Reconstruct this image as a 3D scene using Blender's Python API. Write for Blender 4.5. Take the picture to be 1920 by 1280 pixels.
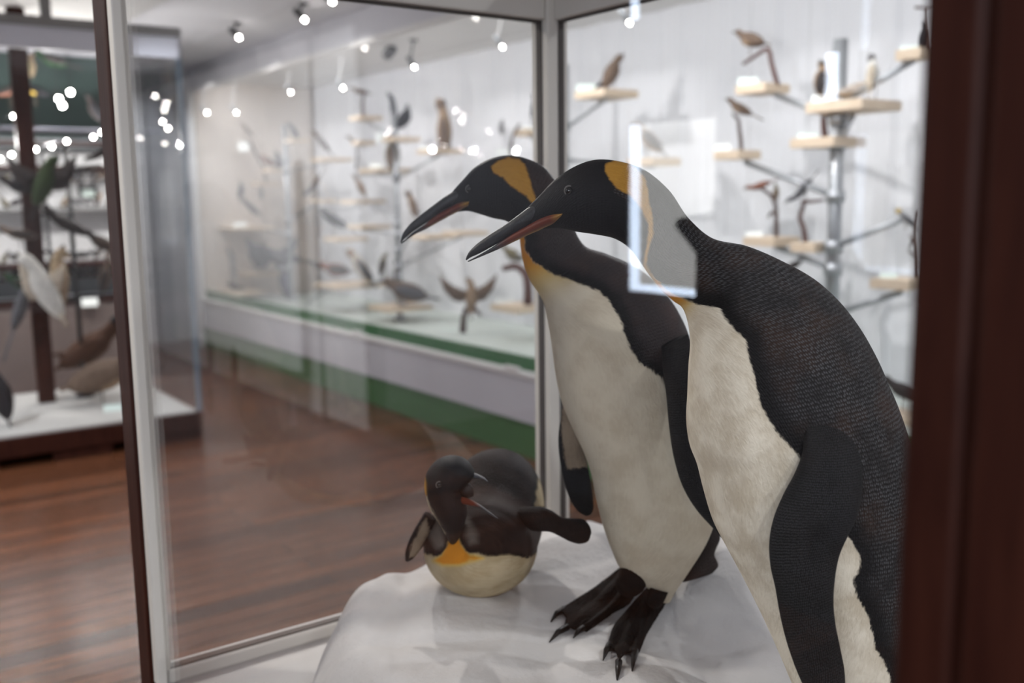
import bpy, bmesh, math, random
import numpy as np
from mathutils import Vector

# ------------------------------------------------------------------ camera
for o in list(bpy.data.objects): bpy.data.objects.remove(o)
S = bpy.context.scene
COL = S.collection
EYE = 1.55
CAM = np.array([0.0, 0.0, EYE])
YAW, PITCH, ROLL, FPX = math.radians(35.742), math.radians(8.434), math.radians(-0.7354), 1841.0
F = np.array([math.sin(YAW)*math.cos(PITCH), math.cos(YAW)*math.cos(PITCH), -math.sin(PITCH)])
_r = np.cross(F, [0, 0, 1.0]); _r /= np.linalg.norm(_r); _u = np.cross(_r, F)
RGT = math.cos(ROLL)*_r + math.sin(ROLL)*_u
UPV = -math.sin(ROLL)*_r + math.cos(ROLL)*_u
cd = bpy.data.cameras.new('camera'); cam = bpy.data.objects.new('camera', cd); COL.objects.link(cam)
from mathutils import Matrix
M = Matrix([[RGT[i], UPV[i], -F[i], CAM[i]] for i in range(3)] + [[0, 0, 0, 1]])
cam.matrix_world = M
cd.sensor_width = 36.0; cd.lens = FPX/1920*36; cd.clip_start = 0.02; cd.clip_end = 60
cd.dof.use_dof = True; cd.dof.focus_distance = 1.13; cd.dof.aperture_fstop = 3.4
S.camera = cam
S.view_settings.view_transform = 'Standard'; S.view_settings.look = 'None'
S.view_settings.gamma = 1.0; S.view_settings.exposure = 0.0
S.view_settings.use_curve_mapping = False
S.cycles.transparent_max_bounces = 32; S.cycles.max_bounces = 8; S.cycles.glossy_bounces = 4
S.cycles.diffuse_bounces = 4; S.cycles.sample_clamp_indirect = 4.0; S.cycles.caustics_reflective = False
W = bpy.data.worlds.new('world'); S.world = W; W.use_nodes = True
W.node_tree.nodes['Background'].inputs[0].default_value = (0.8, 0.85, 1.0, 1)
W.node_tree.nodes['Background'].inputs[1].default_value = 0.3

XL_W = -2.03
def light(name, kind, loc, aim, power, col=(1, 1, 1), size=0.1, sy=None, spot=None, blend=0.5):
    l = bpy.data.lights.new(name, kind); l.energy = power; l.color = col
    if kind == 'AREA':
        l.size = size
        if sy: l.shape = 'RECTANGLE'; l.size_y = sy
    else: l.shadow_soft_size = size
    if kind == 'SPOT': l.spot_size = math.radians(spot); l.spot_blend = blend
    o = bpy.data.objects.new(name, l); COL.objects.link(o); o.location = loc
    o.rotation_euler = (Vector(aim)-Vector(loc)).to_track_quat('-Z', 'Y').to_euler()
    return o

# ceiling spotlights, and fill lights added without a visible source
light('front_fill', 'AREA', (XL_W, -.5, 1.75), (1.2, .5, 1.3), 62, (0.86, 0.91, 1.0), 2.4, 1.5)  # added fill from the left; the wall has no window here
light('key_spot', 'SPOT', (-1.0, 2.9, 2.75), (0.95, 1.1, 1.0), 150, (1, .95, .88), 0.10, spot=40, blend=.6)
light('rear_spot', 'SPOT', (1.7, 3.4, 2.75), (0.95, 1.1, 1.0), 115, (1, .95, .90), 0.03, spot=46, blend=.6)
for _y in (1.6, 3.2, 4.8, 6.4, 8.0, 9.6):
    light('aisle_spot', 'SPOT', (2.45, _y, 2.80), (4.6, _y+.2, 1.45), 105, (1, .98, .97), 0.03, spot=54, blend=.8)
light('cabinet_strip', 'AREA', (3.50, 5.6, 2.72), (4.55, 5.6, 1.55), 54, (.97, .98, 1), 9.0, .10)
light('left_cabinet_fill', 'SPOT', (.7, 6.8, 2.36), (.9, 7.1, 0), 22, (1, .97, .94), 0.03, spot=140)  # fill added inside the cabinet, no fixture there
for _x in (1.05, 1.55, 2.0):
    light('shelf_fill', 'POINT', (_x, 7.86, 1.98), (0, 0, 0), 20, (1, .98, .95), 0.02)  # points added to whiten the shelves
light('back_fill', 'SPOT', (2.75, 9.3, 2.8), (2.6, 10.9, 1.2), 90, (.9, .95, 1), 0.03, spot=90)  # added to brighten the back wall and door
light('aisle_fill', 'SPOT', (1.0, 3.2, 2.78), (1.1, 3.4, 0), 52, (1, .97, .95), .03, spot=130)  # this one and the next are added to lift the aisle floor
light('aisle_fill', 'SPOT', (2.6, 7.4, 2.78), (2.6, 7.4, 0), 60, (1, .97, .95), .03, spot=130)
light('ceiling_fill', 'POINT', (2.6, 2.5, 2.1), (0, 0, 0), 36, (.95, .97, 1), .04)  # added out of view to lighten the ceiling
light('left_wall_fill', 'SPOT', (-.7, 5.2, 2.78), (-1.5, 5.6, 0), 420, (.88, .93, 1), .03, spot=140)  # added to light the left side for a stronger reflected veil
for _x, _y in ((-1.1, 7.8), (-.3, -1.3), (2.2, -.4), (.4, -1.6)):
    light('room_fill', 'SPOT', (_x, _y, 2.78), (_x, _y, 0), 70, (.95, .97, 1), .03, spot=160)  # overhead fill, added without fixtures

# ------------------------------------------------------------------ pixel helpers (1920 x 1280)
def ray(x, y): return F + RGT*(x-960)/FPX - UPV*(y-640)/FPX
def on(x, y, ax, v):
    d = ray(x, y); t = (v-CAM[ax])/d[ax]; return CAM + d*t
def onc(x, y, ax, v):
    p = on(x, y, ax, v)
    return on(x, y, 1, 10.12) if ax == 0 and v > 3.5 and p[1] > 10.12 else p
def proj(P):
    d = np.asarray(P, float)-CAM; z = d@F
    return np.stack([960+FPX*(d@RGT)/z, 640-FPX*(d@UPV)/z], -1)
def nh_at(x):
    d = ray(x, 386); n = np.array([d[0], d[1], 0]); return n/np.linalg.norm(n)
def unp(x, y, D, nh):
    d = ray(x, y); return CAM + d*(D/(d@nh))

# ------------------------------------------------------------------ materials
def nt(name):
    m = bpy.data.materials.new(name); m.use_nodes = True
    t = m.node_tree; b = t.nodes['Principled BSDF']; return m, t, b
def N(t, kind, **kw):
    n = t.nodes.new(kind)
    for k, v in kw.items():
        if hasattr(n, k): setattr(n, k, v)
    return n
def mix(t, fac, a, b):
    n = t.nodes.new('ShaderNodeMix'); n.data_type = 'RGBA'
    for s, v in ((n.inputs[0], fac), (n.inputs[6], a), (n.inputs[7], b)):
        if hasattr(v, 'links') or hasattr(v, 'is_linked'): t.links.new(v, s)
        elif isinstance(v, tuple): s.default_value = (*v[:3], 1)
        else: s.default_value = v
    return n.outputs[2]
def mth(t, op, a, b=0.0, clamp=False):
    n = t.nodes.new('ShaderNodeMath'); n.operation = op; n.use_clamp = clamp
    for s, v in ((n.inputs[0], a), (n.inputs[1], b)):
        if hasattr(v, 'is_linked'): t.links.new(v, s)
        else: s.default_value = v
    return n.outputs[0]
def sstep(t, x, lo, hi):
    n = t.nodes.new('ShaderNodeMapRange'); n.interpolation_type = 'SMOOTHSTEP'
    t.links.new(x, n.inputs[0]); n.inputs[1].default_value = lo; n.inputs[2].default_value = hi
    return n.outputs[0]
def noise(t, vec, scale, detail=3, rough=.5, dist=0):
    n = N(t, 'ShaderNodeTexNoise'); n.inputs['Scale'].default_value = scale
    n.inputs['Detail'].default_value = detail; n.inputs['Roughness'].default_value = rough
    n.inputs['Distortion'].default_value = dist
    if vec is not None: t.links.new(vec, n.inputs['Vector'])
    return n.outputs['Fac']
def mapped(t, vec, scale):
    n = N(t, 'ShaderNodeMapping'); n.inputs['Scale'].default_value = scale
    t.links.new(vec, n.inputs['Vector']); return n.outputs[0]
def geo(t): return N(t, 'ShaderNodeNewGeometry').outputs['Position']
def bump(t, b, h, dist, strength=1.0):
    n = N(t, 'ShaderNodeBump'); n.inputs['Strength'].default_value = strength
    n.inputs['Distance'].default_value = dist
    t.links.new(h, n.inputs['Height']); t.links.new(n.outputs[0], b.inputs['Normal'])

_cache = {}
def paint(name, col, rough=.5, var=.06, scale=8, spec=.4, metal=0.0, bmp=0.0):
    if name in _cache: return _cache[name]
    m, t, b = nt(name); p = geo(t)
    f = noise(t, p, scale, 4)
    lo = tuple(c*(1-var*2) for c in col); hi = tuple(min(1, c*(1+var*2)) for c in col)
    t.links.new(mix(t, f, lo, hi), b.inputs['Base Color'])
    b.inputs['Roughness'].default_value = rough; b.inputs['Specular IOR Level'].default_value = spec
    b.inputs['Metallic'].default_value = metal
    if bmp: bump(t, b, noise(t, p, scale*6, 4), bmp)
    _cache[name] = m; return m
def emit(name, col, s):
    m = bpy.data.materials.new(name); m.use_nodes = True; t = m.node_tree
    t.nodes.clear(); e = N(t, 'ShaderNodeEmission'); o = N(t, 'ShaderNodeOutputMaterial')
    e.inputs[0].default_value = (*col, 1); e.inputs[1].default_value = s
    t.links.new(e.outputs[0], o.inputs[0]); return m
def glass(name, tint=(.985, .985, .985), r0=.04, cap=1.0):
    m = bpy.data.materials.new(name); m.use_nodes = True; t = m.node_tree; t.nodes.clear()
    o = N(t, 'ShaderNodeOutputMaterial'); tr = N(t, 'ShaderNodeBsdfTransparent'); g = N(t, 'ShaderNodeBsdfGlossy')
    tr.inputs[0].default_value = (*tint, 1); g.inputs['Roughness'].default_value = 0.0
    lw = N(t, 'ShaderNodeLayerWeight')
    f5 = mth(t, 'POWER', lw.outputs['Facing'], 5.0)
    fr = mth(t, 'MULTIPLY_ADD', f5, 1-r0); fr.node.inputs[2].default_value = r0; fr = mth(t, 'MINIMUM', fr, cap)
    mx = N(t, 'ShaderNodeMixShader'); t.links.new(fr, mx.inputs[0])
    t.links.new(tr.outputs[0], mx.inputs[1]); t.links.new(g.outputs[0], mx.inputs[2])
    t.links.new(mx.outputs[0], o.inputs[0]); return m
def wood(name, a, b_, scale=(3, 3, .35), rough=.35, spec=.5):
    m, t, b = nt(name); p = mapped(t, geo(t), scale)
    f = noise(t, p, 14, 6, .6, 1.2); f2 = noise(t, p, 60, 3)
    c = mix(t, sstep(t, f, .3, .7), a, b_); c = mix(t, mth(t, 'MULTIPLY', f2, .35), c, tuple(x*.5 for x in a))
    t.links.new(c, b.inputs['Base Color']); b.inputs['Roughness'].default_value = rough
    b.inputs['Specular IOR Level'].default_value = spec
    bump(t, b, f2, .0004); return m

MAHOG = wood('mahogany', (.026, .0065, .004), (.050, .0145, .0085), rough=.45, spec=.14)
PINE = wood('pale_pine', (.72, .57, .42), (.84, .70, .54), (4, 4, 4), .6, .3)
CREAM = paint('cream_paint', (.66, .63, .58), .45, .02)
WHITE = paint('white_paint', (.78, .77, .76), .5, .02)
GLASS = glass('clear_glass'); GLASS2 = glass('coated_glass', r0=.010, cap=.08)
METAL = paint('galvanised_metal', (.42, .44, .46), .38, .08, 20, .5, .7)
DARKM = paint('dark_lamp_metal', (.02, .02, .022), .4)
CARD = paint('card_white', (.86, .90, .88), .6, .02)
CARDG = paint('card_green', (.76, .88, .83), .6, .02)
GASK = paint('dark_gasket', (.07, .06, .055), .6)
BULB = emit('lit_bulb', (1, .96, .9), 90)

# ------------------------------------------------------------------ mesh helpers
class MB:
    def __init__(s): s.v = []; s.f = []
    def add(s, v, f):
        k = len(s.v); s.v += [tuple(map(float, p)) for p in v]; s.f += [tuple(i+k for i in q) for q in f]; return s
    def box(s, a, b):
        x0, y0, z0 = np.minimum(a, b); x1, y1, z1 = np.maximum(a, b)
        return s.add([(x0,y0,z0),(x1,y0,z0),(x1,y1,z0),(x0,y1,z0),(x0,y0,z1),(x1,y0,z1),(x1,y1,z1),(x0,y1,z1)],
              [(0,3,2,1),(4,5,6,7),(0,1,5,4),(1,2,6,5),(2,3,7,6),(3,0,4,7)])
    def rings(s, R, cap=True):
        n = len(R[0]); v = [p for r in R for p in r]; f = []
        for i in range(len(R)-1):
            for j in range(n):
                k = (j+1) % n; f.append((i*n+j, i*n+k, (i+1)*n+k, (i+1)*n+j))
        if cap:
            m = len(v); v += [np.mean(R[0], 0), np.mean(R[-1], 0)]; L = (len(R)-1)*n
            for j in range(n):
                k = (j+1) % n; f += [(m, k, j), (m+1, L+j, L+k)]
        return s.add(v, f)
    def tube(s, P, r, n=10):
        P = [np.array(p, float) for p in P]
        if not hasattr(r, '__len__'): r = [r]*len(P)
        R = []; a = None
        for i, p in enumerate(P):
            d = P[min(i+1, len(P)-1)]-P[max(i-1, 0)]; d /= (np.linalg.norm(d)+1e-12)
            if a is None: a = np.array([0, 0, 1.]) if abs(d[2]) < .9 else np.array([1., 0, 0])
            a = a-d*(a@d); a /= np.linalg.norm(a); b = np.cross(d, a)
            R.append([p+r[i]*(a*math.cos(t)+b*math.sin(t)) for t in np.arange(n)*2*math.pi/n])
        return s.rings(R)
    def ell(s, c, ax, n=14, m=9):
        c = np.array(c); ax = [np.array(a) for a in ax]; R = []
        for i in range(1, m):
            t = math.pi*i/m
            R.append([c+ax[0]*math.cos(t)+math.sin(t)*(ax[1]*math.cos(q)+ax[2]*math.sin(q)) for q in np.arange(n)*2*math.pi/n])
        return s.rings(R)
def wloc(o):
    p = Vector((0, 0, 0))
    while o: p += o.location; o = o.parent
    return p
def obj(name, mb, mat, parent=None, smooth=False, bevel=0.0, loc=None):
    me = bpy.data.meshes.new(name)
    me.from_pydata(mb.v, [], mb.f); me.validate()
    o = bpy.data.objects.new(name, me); COL.objects.link(o)
    off = wloc(parent) if parent else Vector((0, 0, 0))
    if loc is not None: o.location = Vector(loc)-off; off = Vector(loc)
    me.transform(Matrix.Translation(-off))
    if parent: o.parent = parent
    me.materials.append(mat)
    bm = bmesh.new(); bm.from_mesh(me); bmesh.ops.recalc_face_normals(bm, faces=bm.faces); bm.to_mesh(me); bm.free()
    if smooth:
        for p in me.polygons: p.use_smooth = True
    if bevel:
        md = o.modifiers.new('bevel', 'BEVEL'); md.width = bevel; md.segments = 2; md.limit_method = 'ANGLE'
    return o
def thing(name, label, cat, loc, group=None):
    o = bpy.data.objects.new(name, None); COL.objects.link(o); o.location = [float(c) for c in loc]
    o.empty_display_size = .05
    return tag(o, label, cat, group)
def tag(o, label, cat, group=None):
    o['label'] = label; o['category'] = cat
    if group: o['group'] = group
    return o
def struct(name, mb, mat, smooth=False):
    o = obj(name, mb, mat, None, smooth); o['kind'] = 'structure'; return o
def crom(A, n):
    """Catmull-Rom resample of the rows of A to n rows, by chord length of the first columns."""
    A = np.asarray(A, float); k = len(A)
    d = np.r_[0, np.cumsum(np.maximum(1e-6, np.sqrt((np.diff(A[:, :4], axis=0)**2).sum(1))))]
    T = np.gradient(A, d, axis=0)
    s = np.linspace(0, d[-1], n); out = []
    for x in s:
        i = min(max(np.searchsorted(d, x)-1, 0), k-2); h = d[i+1]-d[i]; u = (x-d[i])/h
        out.append((2*u**3-3*u**2+1)*A[i]+(u**3-2*u**2+u)*h*T[i]+(-2*u**3+3*u**2)*A[i+1]+(u**3-u**2)*h*T[i+1])
    return np.array(out)

# ------------------------------------------------------------------ the room
CEIL = 2.88
def plank_mat():
    m, t, b = nt('floor_planks'); p = geo(t)
    br = N(t, 'ShaderNodeTexBrick'); br.offset = .37; br.squash = 1
    br.inputs['Scale'].default_value = 1.0; br.inputs['Brick Width'].default_value = 2.6
    br.inputs['Row Height'].default_value = .11; br.inputs['Mortar Size'].default_value = .005
    br.inputs['Color1'].default_value = (0, 0, 0, 1); br.inputs['Color2'].default_value = (1, 1, 1, 1)
    br.inputs['Mortar'].default_value = (.5, .5, .5, 1); br.inputs['Bias'].default_value = 0
    t.links.new(p, br.inputs['Vector'])
    g = noise(t, mapped(t, p, (.7, 9, 1)), 9, 6, .65, .6)
    c = mix(t, br.outputs['Color'], (.055, .019, .009), (.185, .068, .031))
    c = mix(t, sstep(t, g, .35, .75), c, (.062, .023, .011))
    c = mix(t, mth(t, 'MULTIPLY', br.outputs['Fac'], .8), c, (.012, .006, .004))
    t.links.new(c, b.inputs['Base Color'])
    r = mth(t, 'MULTIPLY_ADD', g, .22); r.node.inputs[2].default_value = .11
    t.links.new(r, b.inputs['Roughness']); b.inputs['Specular IOR Level'].default_value = .24
    h = mth(t, 'SUBTRACT', mth(t, 'MULTIPLY', g, .4), br.outputs['Fac'])
    bump(t, b, h, .002); return m
XL, XR, YN, YF = -2.1, 4.95, -2.6, 11.0
WALLW = paint('white_wall', (.72, .72, .74), .7, .015, 2)
struct('floor', MB().box((XL, YN, -.1), (XR, YF, 0)), plank_mat())
struct('ceiling', MB().box((XL, YN, CEIL), (XR, YF, CEIL+.1)), paint('ceiling_white', (.78, .78, .82), .8, .02, 2))
struct('wall_right', MB().box((XR, YN, 0), (XR+.1, YF, CEIL)), WALLW)
struct('wall_back', MB().box((XL, YF, 0), (XR, YF+.1, CEIL)), WALLW)
struct('wall_front', MB().box((XL, YN-.1, 0), (XR, YN, CEIL)), WALLW)
# left wall, with the two tall blinded windows that show as reflections
WIN = [(2.66, 3.175, 1.135, 1.86, True), (2.13, 2.19, 1.86, 2.02, False), (3.115, 3.175, 2.27, 2.62, False), (2.13, 2.19, 2.2, 2.42, False)]
wl = MB(); _ys = sorted({YN, YF} | {w[0] for w in WIN} | {w[1] for w in WIN}); _zs = sorted({0, CEIL} | {w[2] for w in WIN} | {w[3] for w in WIN})
for y0_, y1_ in zip(_ys[:-1], _ys[1:]):
    for z0_, z1_ in zip(_zs[:-1], _zs[1:]):
        ym, zm = (y0_+y1_)/2, (z0_+z1_)/2
        if not any(w[0] < ym < w[1] and w[2] < zm < w[3] for w in WIN): wl.box((XL-.12, y0_, z0_), (XL, y1_, z1_))
struct('wall_left', wl, paint('taupe_wall', (.10, .10, .11), .7, .03, 2))
BLIND = emit('sunlit_blind', (.98, .98, .96), 3.8)
LEAK = emit('daylight_gap', (.70, .82, 1.0), 15.0)
for k, (a, b, c, d, bl) in enumerate(WIN):
    w = struct('window_%d' % (k+1), MB().box((XL-.03, a, c), (XL-.012, b, d)), LEAK)
    if bl:
        obj('window_frame', MB().box((XL-.012, a, d-.02), (XL+.006, b, d)).box((XL-.012, a, c), (XL+.006, a+.015, d)), WHITE, w)
        obj('roller_blind', MB().box((XL-.010, a+.015, c+.032), (XL-.006, b-.068, d-.02)), BLIND, w)
_cp = [(1345,392),(1300,403),(1268,410),(1263,424),(1284,434),(1299,458),(1311,492),(1312,518),(1304,548),(1300,575),(1345,575)]
_cw = [on(x, y, 0, .784-XL-.03) for x, y in _cp]
CUTOUT = [[(XL+d, p[1], p[2]) for p in _cw] for d in (.03, .05)]  # made-up dark shape that cuts off the window reflection
struct('baseboard_left', MB().box((XL, YN, 0), (XL+.02, YF, .14)), paint('dark_skirting', (.06, .055, .055), .5))
# pilasters and door beyond the left cabinet
dg = struct('door_1', MB().box((2.35, YF-.05, 0), (2.72, YF, 2.2)), paint('grey_door', (.36, .37, .40), .5))
obj('door_handle', MB().tube([(2.66, YF-.05, 1.05), (2.66, YF-.09, 1.05), (2.60, YF-.09, 1.05)], .01), METAL, dg)
struct('trim_1', MB().box((3.10, YF-.14, 0), (3.26, YF, CEIL)), paint('grey_pilaster', (.42, .43, .46), .6))

tag(obj('window_curtain', MB().rings(CUTOUT), paint('dark_cutout', (.03, .03, .034), .8)), 'made-up dark cutout before the blinded window, shaping the reflection edge on the neck', 'curtain')
# ------------------------------------------------------------------ the penguins' display case
X0, X1, Y0, Y1, ZF, ZT = .392, 1.195, .245, 1.52, .79, 1.875
case = thing('display_case', 'glazed display case with dark mahogany outer posts and white inner frame around the penguins', 'display case', (.8, .8, 0))
obj('plinth', MB().box((X0, .05, 0), (1.24, 1.60, .70)), MAHOG, case, bevel=.004)
obj('floor_board', MB().box((X0+.01, .06, .70), (1.23, 1.59, ZF)), paint('white_board', (.62, .605, .59), .5, .02), case)
pa = obj('corner_post', MB().box((X0-.006, Y1+.010, 0), (X0+.020, 1.60, 2.02)), MAHOG, case, bevel=.006); pa['label'] = 'mahogany outer corner post'
obj('glazing_bead', MB().box((X0-.002, Y1-.012, ZF), (X0+.014, Y1+.012, ZT+.05)).box((X0+.014, Y1-.004, ZF), (X0+.022, Y1+.012, ZT+.05)), CREAM, case, bevel=.003)
obj('glazing_bead', MB().box((X0+.0035, Y1+.0095, .7), (X0+.010, Y1+.0125, 2.0)), GASK, case)
pr = obj('corner_post', MB().box((X0-.004, .05, 0), (X0+.05, .2140, 2.02)), MAHOG, case, bevel=.004); pr['label'] = 'mahogany outer corner post'
obj('door_stile', MB().box((X0-.002, .2165, ZF-.1), (X0+.035, Y0, 2.02)), MAHOG, case, bevel=.004)
obj('corner_post', MB().box((X1-.025, Y1-.020, ZF), (X1+.024, Y1+.03, 2.0)), CREAM, case, bevel=.003)
obj('corner_post', MB().box((X1-.0, .06, ZF), (X1+.03, .11, 2.0)), CREAM, case, bevel=.003)
obj('bottom_rail', MB().box((X0+.016, Y1-.012, ZF), (X1-.025, Y1+.02, ZF+.022)), CREAM, case, bevel=.004)
obj('bottom_rail', MB().box((X1-.012, .11, ZF), (X1+.024, Y1-.02, ZF+.022)), CREAM, case, bevel=.004)
obj('top_rail', MB().box((X0+.016, Y1-.014, ZT), (X1-.025, Y1+.03, 2.0)), CREAM, case, bevel=.004)
obj('top_rail', MB().box((X1-.010, .11, ZT), (X1+.024, Y1-.02, 2.0)), CREAM, case, bevel=.004)
obj('top_rail', MB().box((X0, .2140, 1.985), (X0+.045, Y1+.01, 2.05)), MAHOG, case, bevel=.004)
gk = MB()
gk.box((X1-.0275, Y1-.004, ZF+.022), (X1-.0245, Y1+.012, ZT)).box((X0+.02, Y1-.004, ZT-.003), (X1-.025, Y1+.012, ZT))
gk.box((X1+.000, Y1-.0235, ZF+.022), (X1+.012, Y1-.0205, ZT)).box((X1+.000, .11, ZT-.003), (X1+.012, Y1-.02, ZT))
gk.box((X0+.02, Y1-.004, ZF+.022), (X1-.025, Y1+.012, ZF+.0245))
obj('gasket', gk, GASK, case)
gp = obj('glass_pane', MB().box((X0+.012, .2165+.02, ZF), (X0+.016, Y1-.012, 1.985)), GLASS, case); gp['label'] = 'front glass pane with reflections of windows'
obj('glass_pane', MB().box((X0+.02, Y1+.002, ZF+.02), (X1-.024, Y1+.006, ZT+.01)), GLASS, case)
obj('glass_pane', MB().box((X1+.004, .11, ZF+.02), (X1+.008, Y1-.02, ZT+.01)), GLASS2, case)
obj('glass_top', MB().box((X0+.05, .11, 2.0), (X1+.02, Y1, 2.006)), GLASS, case)

# ------------------------------------------------------------------ snow mound
POLY = np.array([(.725, 1.49), (.64, 1.435), (.570, 1.35), (.520, 1.24), (.485, 1.05), (.46, .8), (.48, .38), (.62, .25), (1.05, .22), (1.32, .30), (1.32, 1.2), (1.30, 1.49), (.9, 1.50)])
def psdf(P, poly):
    """signed distance to a polygon, positive inside; P (n,2)"""
    P = np.asarray(P, float); d = np.full(len(P), 1e9); ins = np.zeros(len(P), bool); n = len(poly)
    for i in range(n):
        a, b = np.asarray(poly[i], float), np.asarray(poly[(i+1) % n], float); e = b-a
        w = P-a; t = np.clip((w@e)/(e@e+1e-12), 0, 1); d = np.minimum(d, np.linalg.norm(w-t[:, None]*e, axis=1))
        c = (a[1] <= P[:, 1]) != (b[1] <= P[:, 1])
        with np.errstate(divide='ignore', invalid='ignore'):
            ins ^= c & (P[:, 0] < a[0]+(P[:, 1]-a[1])*e[0]/(e[1] if abs(e[1]) > 1e-12 else 1e-12))
    return np.where(ins, d, -d)
def mound(P):
    P = np.asarray(P, float).reshape(-1, 2); s = psdf(P, POLY)
    k = np.clip(s/.10, 0, 1); x, y = P[:, 0], P[:, 1]
    def sm(v): v = np.clip(v, 0, 1); return v*v*(3-2*v)
    top = .137 - .10*np.clip((.85-y)/.5, 0, 1) - .016*sm((x-.80)/.15)*sm((1.3-y)/.2)
    top = top + .085*sm((x-.99)/.17)*sm((1.34-y)/.2)*sm((y-.75)/.25)
    top = top +   .016*(np.abs(np.sin(7*x+9*y+.6))-.6) + .012*(np.abs(np.sin(13*x-8*y+1.1))-.6) + .006*np.sin(9*x+4*y+1)*np.sin(7*y-3*x) + .005*np.sin(21*x-9*y)*np.sin(17*y+2) + .003*np.sin(45*x+11)*np.sin(39*y+12*x)
    return ZF-.012+(top+.012)*(1-(1-k)**2.2)
def hz(x, y): return float(mound([(x, y)])[0])
_TS = np.arange(.8, 2.4, .003)
def on_snow(px, py, lift=0.0):
    Q = CAM+ray(px, py)[None]*_TS[:, None]; Q = Q[Q[:, 2] < ZF+.30]
    hit = Q[:, 2] < mound(Q[:, :2])+lift
    return Q[np.argmax(hit)] if hit.any() else CAM+ray(px, py)*1.4
gx, gy = np.meshgrid(np.r_[np.linspace(.44, 1.188, 160), 1.189], np.linspace(.25, 1.5, 250), indexing='ij')
zz = mound(np.stack([gx.ravel(), gy.ravel()], 1)).reshape(gx.shape); zz[-1] = ZF-.005
mb = MB(); nx, ny = gx.shape
inside = psdf(np.stack([gx.ravel(), gy.ravel()], 1), POLY).reshape(gx.shape) > -.02
vv = np.stack([gx, gy, zz], -1).reshape(-1, 3)
ff = [(i*ny+j, (i+1)*ny+j, (i+1)*ny+j+1, i*ny+j+1) for i in range(nx-1) for j in range(ny-1)
      if inside[i, j]]
mb.v = [tuple(p) for p in vv]; mb.f = ff
m, t, b = nt('plaster_snow'); p = geo(t)
c = mix(t, noise(t, p, 14, 5), (.57, .555, .545), (.69, .675, .665)); t.links.new(c, b.inputs['Base Color'])
b.inputs['Roughness'].default_value = .75; b.inputs['Specular IOR Level'].default_value = .25
bump(t, b, noise(t, p, 55, 6, .6), .004, .7)
snow = obj('snow_mound', mb, m, None, True)
bm = bmesh.new(); bm.from_mesh(snow.data); bmesh.ops.delete(bm, geom=[v for v in bm.verts if not v.link_faces], context='VERTS'); bm.to_mesh(snow.data); bm.free()
tag(snow, 'white plaster snow mound inside the case carrying the three penguins', 'snow mound')

# ------------------------------------------------------------------ penguin plumage
def plumage(name, dark, tip, brown, cell, hoodc=(.010, .0095, .0105), rimr=(-50, -12), belly=((.58, .50, .38), (.80, .73, .60)), spots=1.0):
    m, t, b = nt(name)
    def at(n): 
        a = N(t, 'ShaderNodeAttribute'); a.attribute_name = n; return a
    fuv = at('fuv').outputs['Vector']; p = geo(t)
    rag = mth(t, 'SUBTRACT', noise(t, mapped(t, fuv, (1, .35, 1)), 420, 4, .6), .5)
    rag2 = mth(t, 'SUBTRACT', noise(t, p, 60, 3), .5)
    def edge(n, lo, hi, amp):
        s = at(n).outputs['Fac']
        s = mth(t, 'ADD', s, mth(t, 'ADD', mth(t, 'MULTIPLY', rag, amp), mth(t, 'MULTIPLY', rag2, amp*.6)))
        return sstep(t, s, lo, hi)
    vo = N(t, 'ShaderNodeTexVoronoi'); vo.inputs['Scale'].default_value = 1/cell; vo.inputs['Randomness'].default_value = .38; vo.voronoi_dimensions = '2D'
    t.links.new(mapped(t, fuv, (1.25, .72, 1)), vo.inputs['Vector'])
    d = vo.outputs['Distance']
    spot = mth(t, 'MULTIPLY', mth(t, 'MULTIPLY', mth(t, 'SUBTRACT', 1.0, sstep(t, d, .08, .46)), sstep(t, noise(t, p, 34, 3, .6), .25, .62)), spots)
    big = noise(t, p, 16, 4, .6)
    base = mix(t, sstep(t, big, .42, .72), dark, brown)
    base = mix(t, spot, base, tip)
    base = mix(t, at('pale').outputs['Fac'], base, mix(t, big, (.13, .115, .10), (.20, .175, .15)))
    hood = edge('hood', -4, 4, 6)
    col = mix(t, hood, base, hoodc)
    sw = at('white').outputs['Fac']
    rim = mth(t, 'MULTIPLY', sstep(t, mth(t, 'ADD', sw, mth(t, 'MULTIPLY', rag2, 16)), rimr[0], rimr[1]), .94)
    col = mix(t, rim, col, (.006, .0055, .006))
    fur = noise(t, mapped(t, fuv, (1, .30, 1)), 300, 5, .7, .3)
    lump = noise(t, p, 26, 4)
    bel = mix(t, sstep(t, mth(t, 'ADD', mth(t, 'MULTIPLY', fur, .35), mth(t, 'MULTIPLY', lump, .65)), .36, .62), belly[0], belly[1])
    wt = edge('white', -2.5, 2.5, 13)
    col = mix(t, wt, col, bel)
    thr = at('throat').outputs['Fac']
    col = mix(t, mth(t, 'MULTIPLY', sstep(t, thr, 0, .75), wt), col, mix(t, sstep(t, thr, .35, .95), (.62, .42, .10), (.62, .235, .018)))
    col = mix(t, mth(t, 'MULTIPLY', edge('orange', -3, 3, 7), .96), col, mix(t, fur, (.38, .175, .018), (.56, .30, .055)))
    t.links.new(col, b.inputs['Base Color'])
    b.inputs['Roughness'].default_value = .6; b.inputs['Specular IOR Level'].default_value = .14
    notw = mth(t, 'SUBTRACT', 1.0, wt)
    h = mth(t, 'ADD', mth(t, 'MULTIPLY', mth(t, 'MULTIPLY', mth(t, 'SUBTRACT', 1.0, d), mth(t, 'SUBTRACT', 1.0, mth(t, 'MULTIPLY', hood, .8))), notw),
            mth(t, 'MULTIPLY', mth(t, 'ADD', fur, mth(t, 'MULTIPLY', lump, 2.2)), mth(t, 'MULTIPLY', wt, 1.1)))
    bump(t, b, h, .0022, .8)
    return m

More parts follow.
